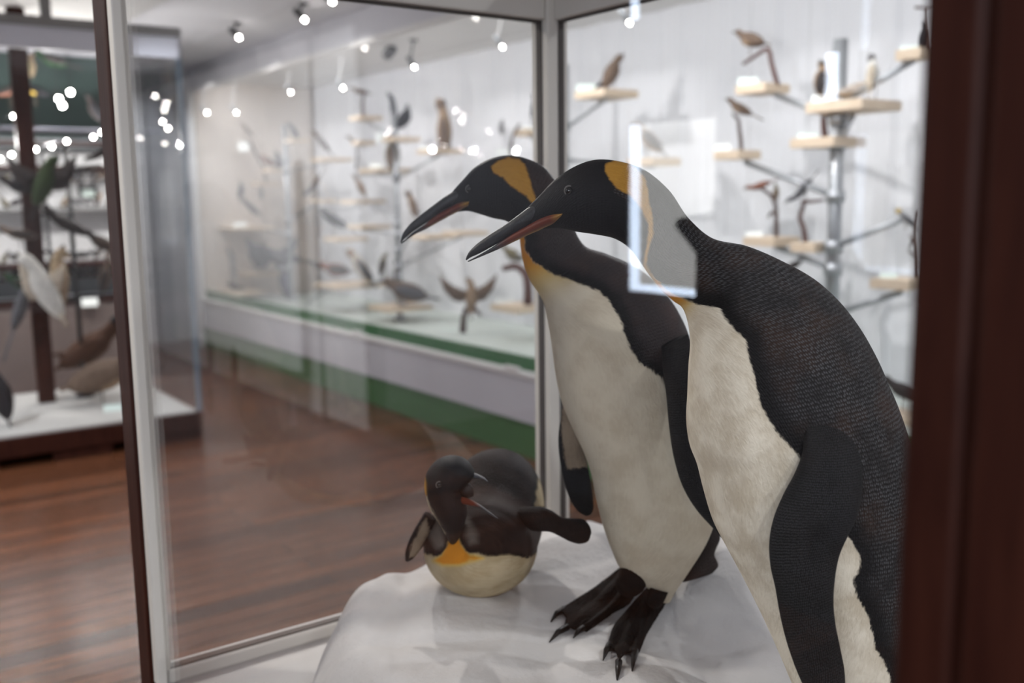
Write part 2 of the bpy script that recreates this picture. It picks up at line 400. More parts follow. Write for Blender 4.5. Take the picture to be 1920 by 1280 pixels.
def loft_px(rows, nh, na, nl):
    """rows: Ux,Uy,Lx,Ly,D,h(m) ; returns ring grid (nl,na,3), phi, rows resampled"""
    rows = [tuple(r)+(0.0,)*(7-len(r)) for r in rows]; A = crom(rows, nl); phi = np.linspace(-1.5*math.pi, .5*math.pi, na, endpoint=False)
    G = np.zeros((nl, na, 3))
    for i, r in enumerate(A):
        u = unp(r[0], r[1], r[4]+r[6], nh); l = unp(r[2], r[3], r[4], nh)
        c, w = (u+l)/2, (u-l)/2
        G[i] = c + np.cos(phi)[:, None]*w + np.sin(phi)[:, None]*nh*max(r[5], .0005)
    return G, phi, A
def auto_h(rows, D, kf):
    """append depth and half thickness: kf(i) ratio of the half width"""
    out = []
    for i, r in enumerate(rows):
        w = math.hypot(r[0]-r[2], r[1]-r[3])/2*D/FPX
        out.append((*r[:4], D+(r[4] if len(r) > 4 else 0), w*kf(i/(len(rows)-1))))
    return out
def set_attr(me, name, arr, typ='FLOAT'):
    a = me.attributes.new(name, typ, 'POINT')
    a.data.foreach_set('value' if typ == 'FLOAT' else 'vector', np.asarray(arr, np.float32).ravel())
def fuv_of(G, phi):
    nl, na, _ = G.shape
    c = G.mean(1); s = np.r_[0, np.cumsum(np.linalg.norm(np.diff(c, axis=0), axis=1))]
    rad = np.linalg.norm(G-c[:, None], axis=2).mean(1)
    rs = np.convolve(np.r_[[rad[0]]*15, rad, [rad[-1]]*15], np.ones(31)/31, 'valid')
    out = np.zeros((nl, na, 3)); out[..., 0] = phi[None]*rs[:, None]; out[..., 1] = s[:, None]
    return out
def body_obj(name, parent, mat, G, phi, phic, regions, nh):
    nl, na, _ = G.shape
    mb = MB().rings(list(G)); o = obj(name, mb, mat, parent, True); me = o.data
    PH = np.repeat(phi[None], nl, 0)
    hid = np.sin(PH) > 0
    PM = np.where(hid, 2*phic[:, None]-PH, PH)
    back = hid & (np.sin(PM) > 0.05)
    c = G.mean(1)
    i0 = np.argmin(np.abs(np.cos(phi)-1)); ih = np.argmin(np.abs(np.sin(phi)-1))
    w = G[:, i0]-c; hv = G[:, ih]-c
    Q = c[:, None]+np.cos(PM)[..., None]*w[:, None]+np.sin(PM)[..., None]*hv[:, None]
    px = proj(Q.reshape(-1, 3))
    extra = 2
    for nm, polys in regions.items():
        if callable(polys): v = polys(px)
        else:
            v = np.full(len(px), -60.0)
            for pl in polys: v = np.maximum(v, np.clip(psdf(px, pl), -60, 60))
        v = np.where(back.ravel(), -60.0 if not callable(polys) else 0.0, v)
        set_attr(me, nm, np.r_[v, v[0], v[-1]])
    fu = fuv_of(G, phi).reshape(-1, 3)
    set_attr(me, 'fuv', np.r_[fu, fu[:1], fu[-1:]], 'FLOAT_VECTOR')
    return o
def simple_attr(o, G, phi, vals):
    fu = fuv_of(G, phi).reshape(-1, 3); n = len(o.data.vertices)
    fu = np.r_[fu, fu[:1], fu[-1:]]
    set_attr(o.data, 'fuv', fu[:n], 'FLOAT_VECTOR')
    for k, v in vals.items():
        set_attr(o.data, k, np.full(n, v) if not hasattr(v, '__len__') else np.r_[v, v[0], v[-1]])
def seg_t(px, a, b):
    a, b = np.array(a, float), np.array(b, float); e = b-a; return ((px-a)@e)/(e@e)
def z2(pts, ox, oy, k): return [(ox+x/k, oy+y/k) for x, y in pts]

BLACKSKIN = paint('black_foot_skin', (.0075, .006, .0055), .75, .3, 60, .12, 0, .003)
CLAW = paint('black_claw', (.005, .005, .005), .4, .1, 8, .25)
BEAKD = paint('dark_beak', (.020, .020, .022), .40, .3, 70, .35, 0, .0006)
EYEB = paint('glass_eye_black', (.004, .004, .004), .05, .0, 1, .8)
EYER = paint('eye_rim', (.12, .11, .10), .4)
def beak_mat(name):
    m, t, b = nt(name); a = N(t, 'ShaderNodeAttribute'); a.attribute_name = 'red'
    p = geo(t); n1 = noise(t, p, 150, 4)
    r = mix(t, n1, (.095, .017, .011), (.155, .038, .018))
    e = N(t, 'ShaderNodeAttribute'); e.attribute_name = 'rim'
    r = mix(t, e.outputs['Fac'], r, (.36, .20, .05))
    t.links.new(mix(t, a.outputs['Fac'], (.040, .040, .044), r), b.inputs['Base Color'])
    b.inputs['Roughness'].default_value = .5; b.inputs['Specular IOR Level'].default_value = .25; return m
BEAKR = beak_mat('red_plated_beak')
def lower_beak(parent, rows, nh, reds, k=1.0):
    G, phi, A = loft_px(rows, nh, 28, 50)
    o = obj('lower_mandible', MB().rings(list(G)), BEAKR, parent, True)
    t_ = np.linspace(0, 1, 50); red = np.clip((reds-t_)/.18+.5, 0, 1); rim = np.clip((.12-t_)/.10, 0, 1)*.9
    edge = np.clip((-np.cos(phi)-.72)/.2, 0, 1)[None]*np.ones((50, 1))*.7
    v = np.repeat(red[:, None], 28, 1).ravel(); rm = np.maximum(np.repeat(rim[:, None], 28, 1), edge*red[:, None]).ravel()
    set_attr(o.data, 'red', np.r_[v, v[0], v[-1]]); set_attr(o.data, 'rim', np.r_[rm, rm[0], rm[-1]])
    return o
def upper_beak(parent, rows, nh):
    G, phi, A = loft_px(rows, nh, 28, 50); return obj('upper_mandible', MB().rings(list(G)), BEAKD, parent, True)
def surf(G, phi, px, py):
    v = np.sin(phi) < -.05; Q = G[:, v].reshape(-1, 3); d = proj(Q)-np.array([px, py]); return Q[np.argmin((d**2).sum(1))]
def eye(parent, pos, nh, r):
    c = pos+nh*r*.35; up = np.array([0, 0, 1.]); sd = np.cross(nh, up)
    o = obj('eye', MB().ell(c, (nh*r*.9, sd*r*.82, up*r*.82), 20, 12), EYEB, parent, True)
    rim = MB(); R = []
    for q in np.arange(24)*2*math.pi/24:
        cc = c-nh*r*.12+(sd*math.cos(q)+up*math.sin(q))*r*.92
        o1 = (sd*math.cos(q)+up*math.sin(q))
        R.append([cc+r*.16*(o1*math.cos(s)+nh*math.sin(s)) for s in np.arange(8)*2*math.pi/8])
    R.append(R[0]); rim.rings(R, False)
    obj('eyelid', rim, EYER, o, True)
def flipper(parent, rows, nh, mat, vals, na=56, nl=150, label=None, attrs=None):
    G, phi, A = loft_px(rows, nh, na, nl)
    o = obj('flipper', MB().rings(list(G)), mat, parent, True)
    if attrs: vals = {**vals, **attrs(G, phi)}
    simple_attr(o, G, phi, vals)
    if label: o['label'] = label
    return o
NOV = dict(white=-60.0, orange=-60.0, hood=-60.0, throat=0.0)

# ---------------- near penguin
DN = 1.13; nhN = nh_at(1430)
near = thing('king_penguin', 'nearest king penguin at right, head lowered to the left, large dark flipper hanging', 'penguin', unp(1560, 1420, DN, nhN))
rowsN = [(988,390,1002,433),(1010,368,1020,430),(1038,339,1048,428),(1078,312,1080,434),(1120,299,1120,440),(1165,303,1152,447),(1206,317,1176,461),(1252,354,1196,484),
 (1292,410,1218,516),(1335,446,1240,543),(1400,461,1262,563),(1470,491,1280,577),(1528,524,1290,605),(1572,563,1294,640),(1610,611,1291,685),
 (1642,666,1289,735),(1668,724,1287,785),(1690,778,1293,828),(1706,830,1306,862),(1717,890,1317,905),(1722,960,1335,965),(1724,1040,1360,1014),
 (1722,1120,1391,1072),(1715,1200,1425,1140),(1705,1270,1460,1218),(1690,1330,1493,1295),(1665,1380,1530,1360),(1640,1400,1570,1392)]
def kN(t): return float(np.interp(t, [0, .1, .2, .3, .45, .7, 1], [.62, .66, .72, .80, .80, .86, .9]))
GN, phN, AN = loft_px(auto_h(rowsN, DN, kN), nhN, 200, 420)
phicN = np.interp(np.linspace(0, 1, 420), [0, .22, .42, 1], [-math.pi, -math.pi, -math.pi+.42, -math.pi+.5])
whiteN = [(1150,520),(1225,520),(1262,552),(1307,571),(1350,577),(1361,597),(1380,620),(1399,635),(1404,665),(1414,702),(1425,755),(1440,785),(1459,811),(1481,837),(1500,858),
 (1530,905),(1560,965),(1591,1006),(1610,1038),(1614,1061),(1600,1088),(1610,1124),(1630,1159),(1642,1214),(1662,1249),(1672,1280),(1690,1420),(1300,1420),(1150,900)]
earN = z2([(1265,120),(1320,98),(1390,112),(1450,142),(1500,195),(1520,270),(1527,350),(1545,440),(1551,540),(1532,600),(1518,660),(1512,720),(1560,810),(1570,850),(1545,850),(1500,790),(1490,720),(1498,680),(1512,610),(1522,545),(1522,480),(1488,400),(1450,350),(1400,298),(1340,270),(1290,215),(1262,160)], 740, 270, 3.2)
hoodN = [(930,440),(980,370),(1040,320),(1100,285),(1160,280),(1185,300),(1160,330),(1150,360),(1190,385),(1215,425),(1217,470),(1212,500),(1180,480),(1100,460),(1000,450)]
def throatN(px): return np.clip(1.0-seg_t(px, (1262,548), (1292,612)), 0, 1)*np.clip((1330-px[:, 0])/45, 0, 1)
plN = plumage('near_plumage', (.0135, .012, .012), (.085, .085, .09), (.030, .017, .012), .0031)
bodyN = body_obj('body', near, plN, GN, phN, phicN, dict(white=[whiteN], orange=[earN], hood=[hoodN], throat=throatN), nhN)
upper_beak(near, [(1024,366,1030,404,DN,.0095),(1008,376,1014,413,DN,.0105),(985,393,994,423,DN,.0108),(950,419,960,441,DN,.0095),(915,442,925,461,DN,.007),(890,461,897,476,DN,.0045),(877,476,880,484,DN,.0025),(873,486,875,488,DN,.001)], nhN)
lower_beak(near, [(1062,398,1058,405,DN,.0245),(1040,399,1044,418,DN,.0225),(1015,408,1020,428,DN,.019),(990,422,996,438,DN,.0155),(958,440,962,454,DN,.0115),(925,462,928,470,DN,.007),(900,477,902,481,DN,.004),(877,489,878,491,DN,.0012)], nhN, .62)
eye(near, surf(GN, phN, 1068, 357), nhN, .0058)
flN = [(1560,690,1524,715,DN-.050,.006,.03),(1588,735,1512,760,DN-.072,.014,.035),(1606,788,1507,806,DN-.095,.019,.035),(1614,845,1504,850,DN-.112,.020,.032),(1617,889,1489,889,DN-.122,.019,.025),(1615,936,1466,932,DN-.129,.018,.012),(1606,971,1450,972,DN-.134,.017,.004),
 (1588,1008,1442,1020,DN-.137,.0155),(1575,1038,1444,1057,DN-.139,.015),(1566,1082,1454,1104,DN-.140,.014),(1563,1126,1461,1145,DN-.140,.013),(1567,1172,1474,1200,DN-.139,.012),(1575,1212,1489,1245,DN-.138,.011),(1584,1262,1505,1283,DN-.136,.010),(1582,1320,1525,1330,DN-.134,.007),(1570,1355,1545,1358,DN-.132,.003)]
plF = plumage('near_flipper_plumage', (.0085, .008, .008), (.038, .038, .042), (.011, .009, .0085), .0021, spots=.8)
flipper(near, flN, nhN, plF, NOV)
flN2 = [(x-55, y, u-55, v, DN+.11, h) for (x, y, u, v, d, h, *_) in flN]
o = flipper(near, [(r[0]+70, r[1], r[2]+70, r[3], r[4], r[5]) for r in flN2], nhN, plF, NOV)
# feet and tail of the near penguin stand below the frame's edge
def foot_plain(parent, base, dirn, s=1.0):
    d = np.array([*dirn, 0.]); d /= np.linalg.norm(d); sd = np.array([-d[1], d[0], 0]); b = np.array(base, float)
    mb = MB()
    for k in (-1, 0, 1):
        e = b+d*.085*s+sd*k*.032*s; q = [b+[0, 0, .022], (b+e)/2, e]
        q = [np.array([p[0], p[1], max(hz(p[0], p[1])+.010, 0)]) for p in q]; q[0][2] += .010
        mb.tube(q, [.014*s, .011*s, .006*s], 10)
    return obj('foot', mb, BLACKSKIN, parent, True)
for px in (1560, 1625):
    b0 = unp(px, 1398, DN-.02, nhN); zz_ = hz(b0[0], b0[1])
    ft = foot_plain(near, (b0[0], b0[1], zz_), (-.5, -.6))
    obj('leg', MB().tube([(b0[0], b0[1], b0[2]+.03), (b0[0], b0[1], zz_+.012)], [.034, .018], 16), BLACKSKIN, near, True)
tb = unp(1680, 1340, DN+.05, nhN)
obj('tail', MB().ell(tb+np.array([.035, -.02, -.03]), (np.array([.05, -.03, -.055]), np.array([.02, .03, 0]), np.array([.01, -.005, .012])), 16, 10), plF, near, True)

# ---------------- middle penguin
DM = 1.43; nhM = nh_at(1200)
mid = thing('king_penguin', 'king penguin standing behind the nearest one, both black feet on the snow', 'penguin', on_snow(1210, 1130))
rowsM = [(840,368,858,397),(868,337,880,396),(890,314,902,402),(920,297,925,409),(955,291,948,414),(990,298,964,424),(1020,313,973,440),(1045,345,976,458),(1062,385,979,480),
 (1076,428,986,506),(1097,461,997,530),(1136,475,1010,549),(1180,494,1020,568),(1222,522,1026,594),(1256,560,1031,622),(1281,602,1036,656),(1298,648,1042,700),(1312,702,1054,752),(1325,760,1075,803),
 (1335,820,1095,846),(1343,880,1109,888),(1346,930,1118,934),(1340,975,1130,980),(1322,1020,1146,1026),(1302,1053,1162,1060),(1285,1080,1188,1082),(1268,1106,1216,1102),(1256,1128,1236,1126)]
def kM(t): return float(np.interp(t, [0, .1, .2, .3, .5, 1], [.62, .66, .72, .8, .88, .92]))
GM, phM, AM = loft_px(auto_h(rowsM, DM, kM), nhM, 180, 380)
phicM = np.interp(np.linspace(0, 1, 380), [0, .2, .4, 1], [-math.pi, -math.pi, -math.pi+.9, -math.pi+1.05])
whiteM = [(940,430),(982,440),(984,468),(1000,490),(1040,515),(1085,531),(1122,545),(1140,560),(1160,590),(1172,625),(1180,650),(1200,680),(1225,695),(1240,706),(1252,735),(1262,800),(1280,880),(1345,985),(1345,1150),(1000,1150),(900,700)]
earM = z2([(1195,910),(1225,880),(1260,858),(1340,833),(1420,848),(1465,885),(1490,940),(1510,1020),(1530,1090),(1557,1170),(1537,1210),(1510,1182),(1480,1142),(1420,1102),(1350,1052),(1290,990),(1220,958)], 640, 100, 4.267)
hoodM = [(800,440),(830,340),(890,290),(960,275),(985,290),(990,330),(1000,375),(1010,400),(985,440),(930,440)]
def throatM(px): return np.clip(1.05-seg_t(px, (978,460), (1040,575)), 0, 1)
plM = plumage('middle_plumage', (.030, .024, .024), (.046, .038, .038), (.048, .031, .027), .0030, rimr=(-36, -6), belly=((.60, .515, .385), (.72, .64, .50)), spots=.6)
body_obj('body', mid, plM, GM, phM, phicM, dict(white=[whiteM], orange=[earM], hood=[hoodM], throat=throatM), nhM)
upper_beak(mid, [(872,348,878,374,DM,.010),(858,354,864,380,DM,.0115),(838,366,846,388,DM,.012),(812,385,820,404,DM,.010),(785,406,793,422,DM,.0075),(765,424,771,437,DM,.005),(754,441,757,449,DM,.003),(751,453,752,455,DM,.001)], nhM)
lower_beak(mid, [(884,376,880,386,DM,.026),(866,378,868,392,DM,.0235),(845,388,850,401,DM,.019),(820,402,824,415,DM,.015),(796,421,799,429,DM,.010),(775,435,777,440,DM,.006),(752,455,753,457,DM,.0012)], nhM, .62)
eye(mid, surf(GM, phM, 880, 354), nhM, .0055)
plMF = plumage('middle_flipper_plumage', (.011, .010, .010), (.022, .021, .022), (.014, .011, .010), .0026, spots=.6)
flipper(mid, [(1290,625,1240,648,DM-.07,.012),(1302,680,1243,694,DM-.090,.018),(1308,730,1249,740,DM-.098,.018),(1312,790,1254,796,DM-.102,.016),(1318,850,1263,856,DM-.102,.014),(1330,905,1281,914,DM-.098,.012),(1346,955,1308,958,DM-.09,.010),(1358,990,1335,988,DM-.08,.007),(1362,1012,1353,1008,DM-.075,.003)], nhM, plMF, NOV)
def under(G, phi):
    px = proj(G.reshape(-1, 3)); n = len(px)
    w = np.minimum(np.clip((px[:, 0]-np.interp(px[:, 1], [760, 815, 880, 930, 965], [1055, 1052, 1062, 1078, 1094])), -30, 30), (878-px[:, 1])*.8)
    return dict(white=w*1.0)
plMU = plumage('flipper_underside_plumage', (.011, .010, .010), (.022, .021, .022), (.014, .011, .010), .0026, belly=((.20, .15, .105), (.27, .21, .15)), spots=.5)
flipper(mid, [(1085,735,1062,745,DM+.02,.006),(1092,775,1053,775,DM+.02,.011),(1094,815,1047,818,DM+.02,.012),(1100,860,1050,864,DM+.02,.011),(1108,905,1060,910,DM+.02,.010),(1112,935,1071,940,DM+.02,.008),(1112,956,1086,960,DM+.02,.005),(1108,964,1098,967,DM+.02,.002)], nhM, plMU, NOV, attrs=under, label='flipper with pale underside and black tip')
flipper  # (tail follows)
flM = [(1345,985,1305,1005,DM+.05,.008),(1350,1010,1290,1045,DM+.045,.012),(1340,1040,1280,1072,DM+.045,.012),(1346,1062,1276,1090,DM+.04,.008),(1336,1074,1282,1091,DM+.04,.003)]
plMT = plumage('tail_plumage', (.040, .029, .026), (.06, .048, .045), (.055, .036, .03), .003, spots=.6)
G, phi, A = loft_px(flM, nhM, 30, 30); o = obj('tail', MB().rings(list(G)), plMT, mid, True); simple_attr(o, G, phi, NOV)
def webbed_foot(parent, cols, claws, top, r0=.024):
    """cols: seven px polylines from ankle to toe ends: edge, toe, web, toe, web, toe, edge"""
    nT, nS = 40, 61; K = []
    for c in cols: K.append(crom([[x, y, 0, 0] for x, y in c], nT)[:, :2])
    K = np.array(K); hb = [0, 1, .18, 1, .18, 1, 0]; xs = np.linspace(0, 6, nS); G = np.zeros((nT, nS, 2))
    for i in range(nT):
        A_ = np.c_[np.arange(7), np.zeros((7, 3)), K[:, i]]
        G[i] = np.stack([np.interp(xs, np.arange(7), K[:, i, k]) for k in (0, 1)], 1)
    mb = MB(); top_, bot = [], []
    hs = np.interp(xs, np.arange(7), hb)
    for i in range(nT):
        u = i/(nT-1); r1, r2 = [], []
        for j in range(nS):
            p = on_snow(*G[i, j]); arch = math.sin(math.pi*j/(nS-1))**.5
            h = (.030*(1-u)**1.6+.004)*arch + (.0075*(1-.35*u))*(.5-.5*math.cos(math.pi*hs[j]))*min(1, u*3) + .0015
            r1.append(p+np.array([0, 0, h])); r2.append(p-np.array([0, 0, .002]))
        top_.append(r1); bot.append(r2)
    mb.rings([a+b[::-1] for a, b in zip(top_, bot)])
    ft = obj('foot', mb, BLACKSKIN, parent, True)
    for q in claws:
        P = [on_snow(*p) for p in q]; P = [P[0]+np.array([0, 0, .006]), P[1]+np.array([0, 0, .006]), P[2]+np.array([0, 0, .002])]
        obj('claw', MB().tube(P, [.0050, .0040, .0008], 10), CLAW, ft, True)
    P = [unp(x, y, DM-.02, nhM) for x, y in top[:2]]+[on_snow(*top[2])+np.array([0, 0, .012])]
    obj('ankle_feathers', MB().tube(crom([[*p, 0] for p in P], 10)[:, :3], np.linspace(r0, r0*.8, 10), 18), BLACKSKIN, parent, True)
webbed_foot(mid, [[(1158,1082),(1120,1106),(1078,1126),(1050,1144)], [(1166,1088),(1125,1116),(1084,1136),(1050,1152)], [(1172,1092),(1135,1122),(1098,1146),(1062,1161)], [(1178,1096),(1145,1130),(1100,1160),(1058,1186)],
  [(1184,1099),(1155,1136),(1112,1168),(1078,1188)], [(1190,1101),(1165,1140),(1125,1168),(1088,1187)], [(1197,1102),(1184,1128),(1145,1154),(1100,1186)]],
  [[(1058,1148),(1044,1156),(1033,1168)], [(1064,1182),(1046,1192),(1030,1206)], [(1094,1184),(1084,1190),(1075,1198)]], [(1204,1046), (1192,1072), (1180,1092)])
webbed_foot(mid, [[(1219,1110),(1186,1140),(1152,1172),(1138,1212)], [(1224,1116),(1194,1146),(1160,1182),(1142,1220)], [(1229,1120),(1200,1152),(1170,1192),(1152,1222)], [(1234,1124),(1208,1158),(1176,1206),(1160,1254)],
  [(1239,1127),(1216,1162),(1192,1200),(1177,1228)], [(1244,1130),(1224,1164),(1204,1198),(1190,1232)], [(1249,1132),(1230,1162),(1212,1192),(1200,1222)]],
  [[(1143,1216),(1137,1226),(1131,1240)], [(1160,1248),(1159,1262),(1157,1278)], [(1191,1228),(1188,1242),(1185,1260)]], [(1236,1104), (1232,1114), (1229,1124)], .014)

# ---------------- lying penguin
DL = 1.455; nhL = nh_at(905)
lying = thing('king_penguin', 'small king penguin lying on its belly on the snow with open beak', 'penguin', on_snow(900, 1118))
Z3 = lambda x, y: (740+x/4., 820+y/4.)
def ell_ring(cx, cy, rx, ry, D, na, tilt=0.0):
    ph = np.linspace(0, 2*math.pi, na, endpoint=False); out = []
    for a in ph:
        x, y = rx*math.cos(a), ry*math.sin(a); q = Z3(cx+x, cy+y+tilt*x); out.append(unp(*q, D, nhL))
    return np.array(out)
LR = [(560,900,40,40,-.078),(575,890,200,170,-.070),(600,880,300,250,-.056),(622,855,372,318,-.035),(633,838,412,362,-.012),(640,825,424,378,.012),(655,760,420,368,.045),(690,660,414,405,.085),(730,560,392,432,.125),(765,485,352,402,.165),(795,430,296,335,.20),(825,410,215,250,.23),(850,405,110,135,.25),(860,405,30,40,.257)]
na = 150; cols = crom([(a, b_, c_, d_, e*4000) for a, b_, c_, d_, e in LR], 200); cols[:, 4] /= 4000
GL = np.array([ell_ring(*r[:4], DL+r[4], na) for r in cols])
plL = plumage('lying_plumage', (.016, .010, .009), (.022, .016, .015), (.032, .018, .014), .0035, rimr=(-11, -2), belly=((.42, .33, .19), (.56, .46, .30)), spots=.45)
oL = obj('body', MB().rings(list(GL)), plL, lying, True)
pxL = proj(GL.reshape(-1, 3)); 
LZ = lambda P: [(740+x/4., 820+y/4.) for x, y in P]
wL = LZ([(100,850),(215,868),(300,890),(345,875),(385,830),(400,780),(430,722),(470,735),(500,800),(530,855),(560,872),(640,870),(700,885),(760,890),(860,868),(900,880),(950,905),(1000,900),(1035,885),(1200,760),(1300,1300),(0,1300)])
wL2 = LZ([(1078,285),(1160,300),(1160,520),(1050,520)])
vv_ = np.maximum(np.clip(psdf(pxL, wL), -60, 60), np.clip(psdf(pxL, wL2), -60, 60))
thr = np.clip(psdf(pxL, LZ([(430,700),(395,790),(350,880),(290,925),(360,955),(480,955),(660,905),(560,872),(510,815),(470,720)]))/14+.55, 0, 1)
pl_ = np.maximum(np.clip(psdf(pxL, LZ([(225,520),(300,600),(365,700),(392,790),(385,835),(340,850),(300,840),(250,760),(215,680)]))/12+.2, 0, 1),
    np.clip(psdf(pxL, LZ([(520,560),(570,600),(640,720),(640,800),(560,820),(510,740)]))/16+.1, 0, .8))
simL = dict(pale=pl_, white=vv_, orange=np.full(len(vv_), -60.), hood=np.full(len(vv_), -60.), throat=np.clip(thr, 0, 1))
phiL = np.linspace(0, 2*math.pi, na, endpoint=False)
simple_attr(oL, GL, phiL, simL)
# neck and head: loft across the picture
HR = [(410,770,470,775,.02,.030),(395,735,485,740,-.015,.034),(365,680,510,685,-.035,.037),(315,600,532,610,-.047,.039),(262,520,545,560,-.052,.040),(236,440,540,510,-.055,.041),(224,350,520,455,-.056,.041),(238,270,500,420,-.057,.040),(285,200,490,400,-.058,.039),(365,150,510,385,-.059,.037),(440,140,535,350,-.061,.034),(515,160,565,320,-.063,.028),(560,195,585,300,-.065,.021),(592,240,600,290,-.067,.012)]
hr = [(*Z3(a, b_), *Z3(c_, d_), DL-.03+e, h) for a, b_, c_, d_, e, h in HR]
GH, phH, AH = loft_px(hr, nhL, 120, 200)
plLH = plumage('lying_head_plumage', (.012, .010, .0095), (.016, .013, .012), (.024, .014, .010), .003, belly=((.30, .26, .19), (.42, .36, .26)), spots=.3)
pale = LZ([(215,440),(240,440),(262,500),(300,575),(335,640),(385,720),(360,740),(300,640),(250,560)])
earL = LZ([(180,255),(222,262),(232,330),(238,430),(225,440),(180,400)])
oh = body_obj('head', lying, plLH, GH, phH, np.full(200, 0.0), dict(white=[pale], orange=[earL], hood=[LZ([(0,0),(0,900),(420,900),(470,720),(600,600),(700,0)])], throat=lambda px: px[:, 0]*0), nhL)
eye(lying, surf(GH, phH, *Z3(338, 357)), nhL, .0052)
dB = DL-.085
G, phi, A = loft_px([(*Z3(530,235), *Z3(545,310), dB, .014), (*Z3(575,262), *Z3(585,302), dB-.012, .009), (*Z3(625,276), *Z3(628,300), dB-.025, .006), (*Z3(670,300), *Z3(672,313), dB-.037, .004), (*Z3(698,325), *Z3(696,332), dB-.043, .0012)], nhL, 20, 30)
obj('upper_mandible', MB().rings(list(G)), paint('pale_grey_beak', (.09, .09, .10),   .5, .1, 60, .2), lying, True)
lower_beak(lying, [(*Z3(440,440), *Z3(445,462), dB+.004, .012), (*Z3(490,445), *Z3(500,490), dB-.010, .010), (*Z3(570,468), *Z3(570,505), dB-.022, .008), (*Z3(640,505), *Z3(635,522), dB-.034, .005), (*Z3(710,555), *Z3(705,568), dB-.042, .0035), (*Z3(775,605), *Z3(770,610), dB-.05, .001)], nhL, .5)
G, phi, A = loft_px([(*Z3(430,320), *Z3(440,440), dB+.012, .010), (*Z3(500,330), *Z3(505,450), dB, .010), (*Z3(560,345), *Z3(560,450), dB-.004, .008), (*Z3(590,380), *Z3(592,440), dB-.006, .003)], nhL, 20, 20)
obj('mouth', MB().rings(list(G)), paint('dark_mouth', (.012, .007, .006), .6), lying, True)
o = flipper(lying, [(*Z3(930,530), *Z3(960,640), DL-.002, .014), (*Z3(1020,520), *Z3(1020,690), DL-.03, .014), (*Z3(1090,520), *Z3(1070,700), DL-.045, .013), (*Z3(1180,550), *Z3(1160,705), DL-.05, .012), (*Z3(1260,600), *Z3(1250,745), DL-.05, .011), (*Z3(1340,606), *Z3(1320,780), DL-.05, .010), (*Z3(1420,616), *Z3(1395,796), DL-.05, .009), (*Z3(1466,670), *Z3(1455,770), DL-.05, .006), (*Z3(1475,705), *Z3(1470,730), DL-.05, .002)], nhL, plMF, NOV, nl=90)
def under2(G, phi):
    px = proj(G.reshape(-1, 3)); return dict(white=np.clip(psdf(px, LZ([(205,640),(240,600),(260,700),(215,800),(150,905),(110,900),(130,800),(170,720)])), -60, 60))
flipper(lying, [(*Z3(225,560), *Z3(310,615), DL-.02, .012), (*Z3(185,625), *Z3(275,710), DL-.02, .014), (*Z3(142,700), *Z3(225,800), DL-.02, .012), (*Z3(100,790), *Z3(170,870), DL-.02, .009), (*Z3(78,870), *Z3(130,915), DL-.025, .007), (*Z3(78,920), *Z3(100,932), DL-.025, .002)], nhL, plMU, NOV, nl=70, attrs=under2, label='flipper with pale underside')

# ------------------------------------------------------------------ long wall cabinet of mounted birds (right of the aisle)
CX, CB, CY0, CY1 = 3.385, 4.78, .9, 10.36
GREEN = paint('green_skirting_paint', (.060, .16, .055), .45, .05, 4)
TURF = paint('green_turf', (.03, .14, .04), .8, .2, 60)
LILAC = paint('pale_fascia_paint', (.60, .60, .65), .45, .015, 2)
wc = thing('wall_cabinet', 'long white wall cabinet with green base, full of mounted birds across the aisle', 'display cabinet', (4.1, 5.6, 0))
obj('base', MB().box((CX+.02, CY0, 0), (CB, CY1, .218)), GREEN, wc)
obj('fascia', MB().box((CX+.004, CY0, .218), (CB, CY1, .49)), LILAC, wc)
obj('sill', MB().box((CX-.012, CY0, .49), (CX+.05, CY1, .52)), WHITE, wc, bevel=.004)
obj('cabinet_floor', MB().box((CX+.05, CY0, .49), (CB, CY1, .505)), paint('pale_green_board', (.62, .68, .64), .6, .03, 3), wc)
obj('turf_strip', MB().box((CX+.06, CY0, .505), (CX+.075, CY1, .60)), TURF, wc)
# back panel of hung white cloth with shallow folds
mb = MB(); ny_, v, f = 900, [], []
for i in range(ny_):
    y = CY0+(CY1-CY0)*i/(ny_-1); x = CB-.03+.010*math.sin(y*17)+.006*math.sin(y*41+1)+.004*math.sin(y*73+2)
    v += [(x, y, .50), (x, y, 2.80)]
for i in range(ny_-1): f.append((2*i, 2*i+2, 2*i+3, 2*i+1))
n0 = len(v); v += [(CB+.02, CY0, .5), (CB+.02, CY0, 2.8), (CB+.02, CY1, .5), (CB+.02, CY1, 2.8)]
f += [(0, 1, n0+1, n0), (2*ny_-2, n0+2, n0+3, 2*ny_-1), (n0, n0+1, n0+3, n0+2)]
mb.add(v, f); obj('cloth_back', mb, paint('white_cloth', (.76, .77, .80), .8, .01, 3), wc, True)
bg_ = paint('beige_board', (.66, .59, .53), .7, .03, 2)
obj('end_panel', MB().box((CX+.05, CY1-.03, .50), (CB-.04, CY1, 2.75)), bg_, wc)
obj('header', MB().box((CX, CY0, 2.665), (CX+.06, CY1, CEIL-.004)), LILAC, wc)
obj('header_strip', MB().box((CX-.012, CY0, 2.625), (CX+.03, CY1, 2.667)), WHITE, wc, bevel=.003)
obj('cabinet_ceiling', MB().box((CX+.06, CY0, 2.75), (CB, CY1, 2.78)), WHITE, wc)
for k, (a, b) in enumerate(((CY0, 2.9), (2.905, 5.4), (5.405, 7.9), (7.905, CY1))):
    obj('glass_pane', MB().box((CX+.006, a, .52), (CX+.012, b, 2.64)), GLASS2, wc)
for k, (px, py) in enumerate(((672, 630), (962, 692))):
    q = on(px, py, 0, CX)
    obj('sill_clip', MB().box((CX-.016, q[1]-.07, .515), (CX+.004, q[1]+.07, .545)), WHITE, wc, bevel=.004)
obj('front_post', MB().box((CX-.01, CY1-.06, .218), (CX+.03, CY1, 2.66)), WHITE, wc)
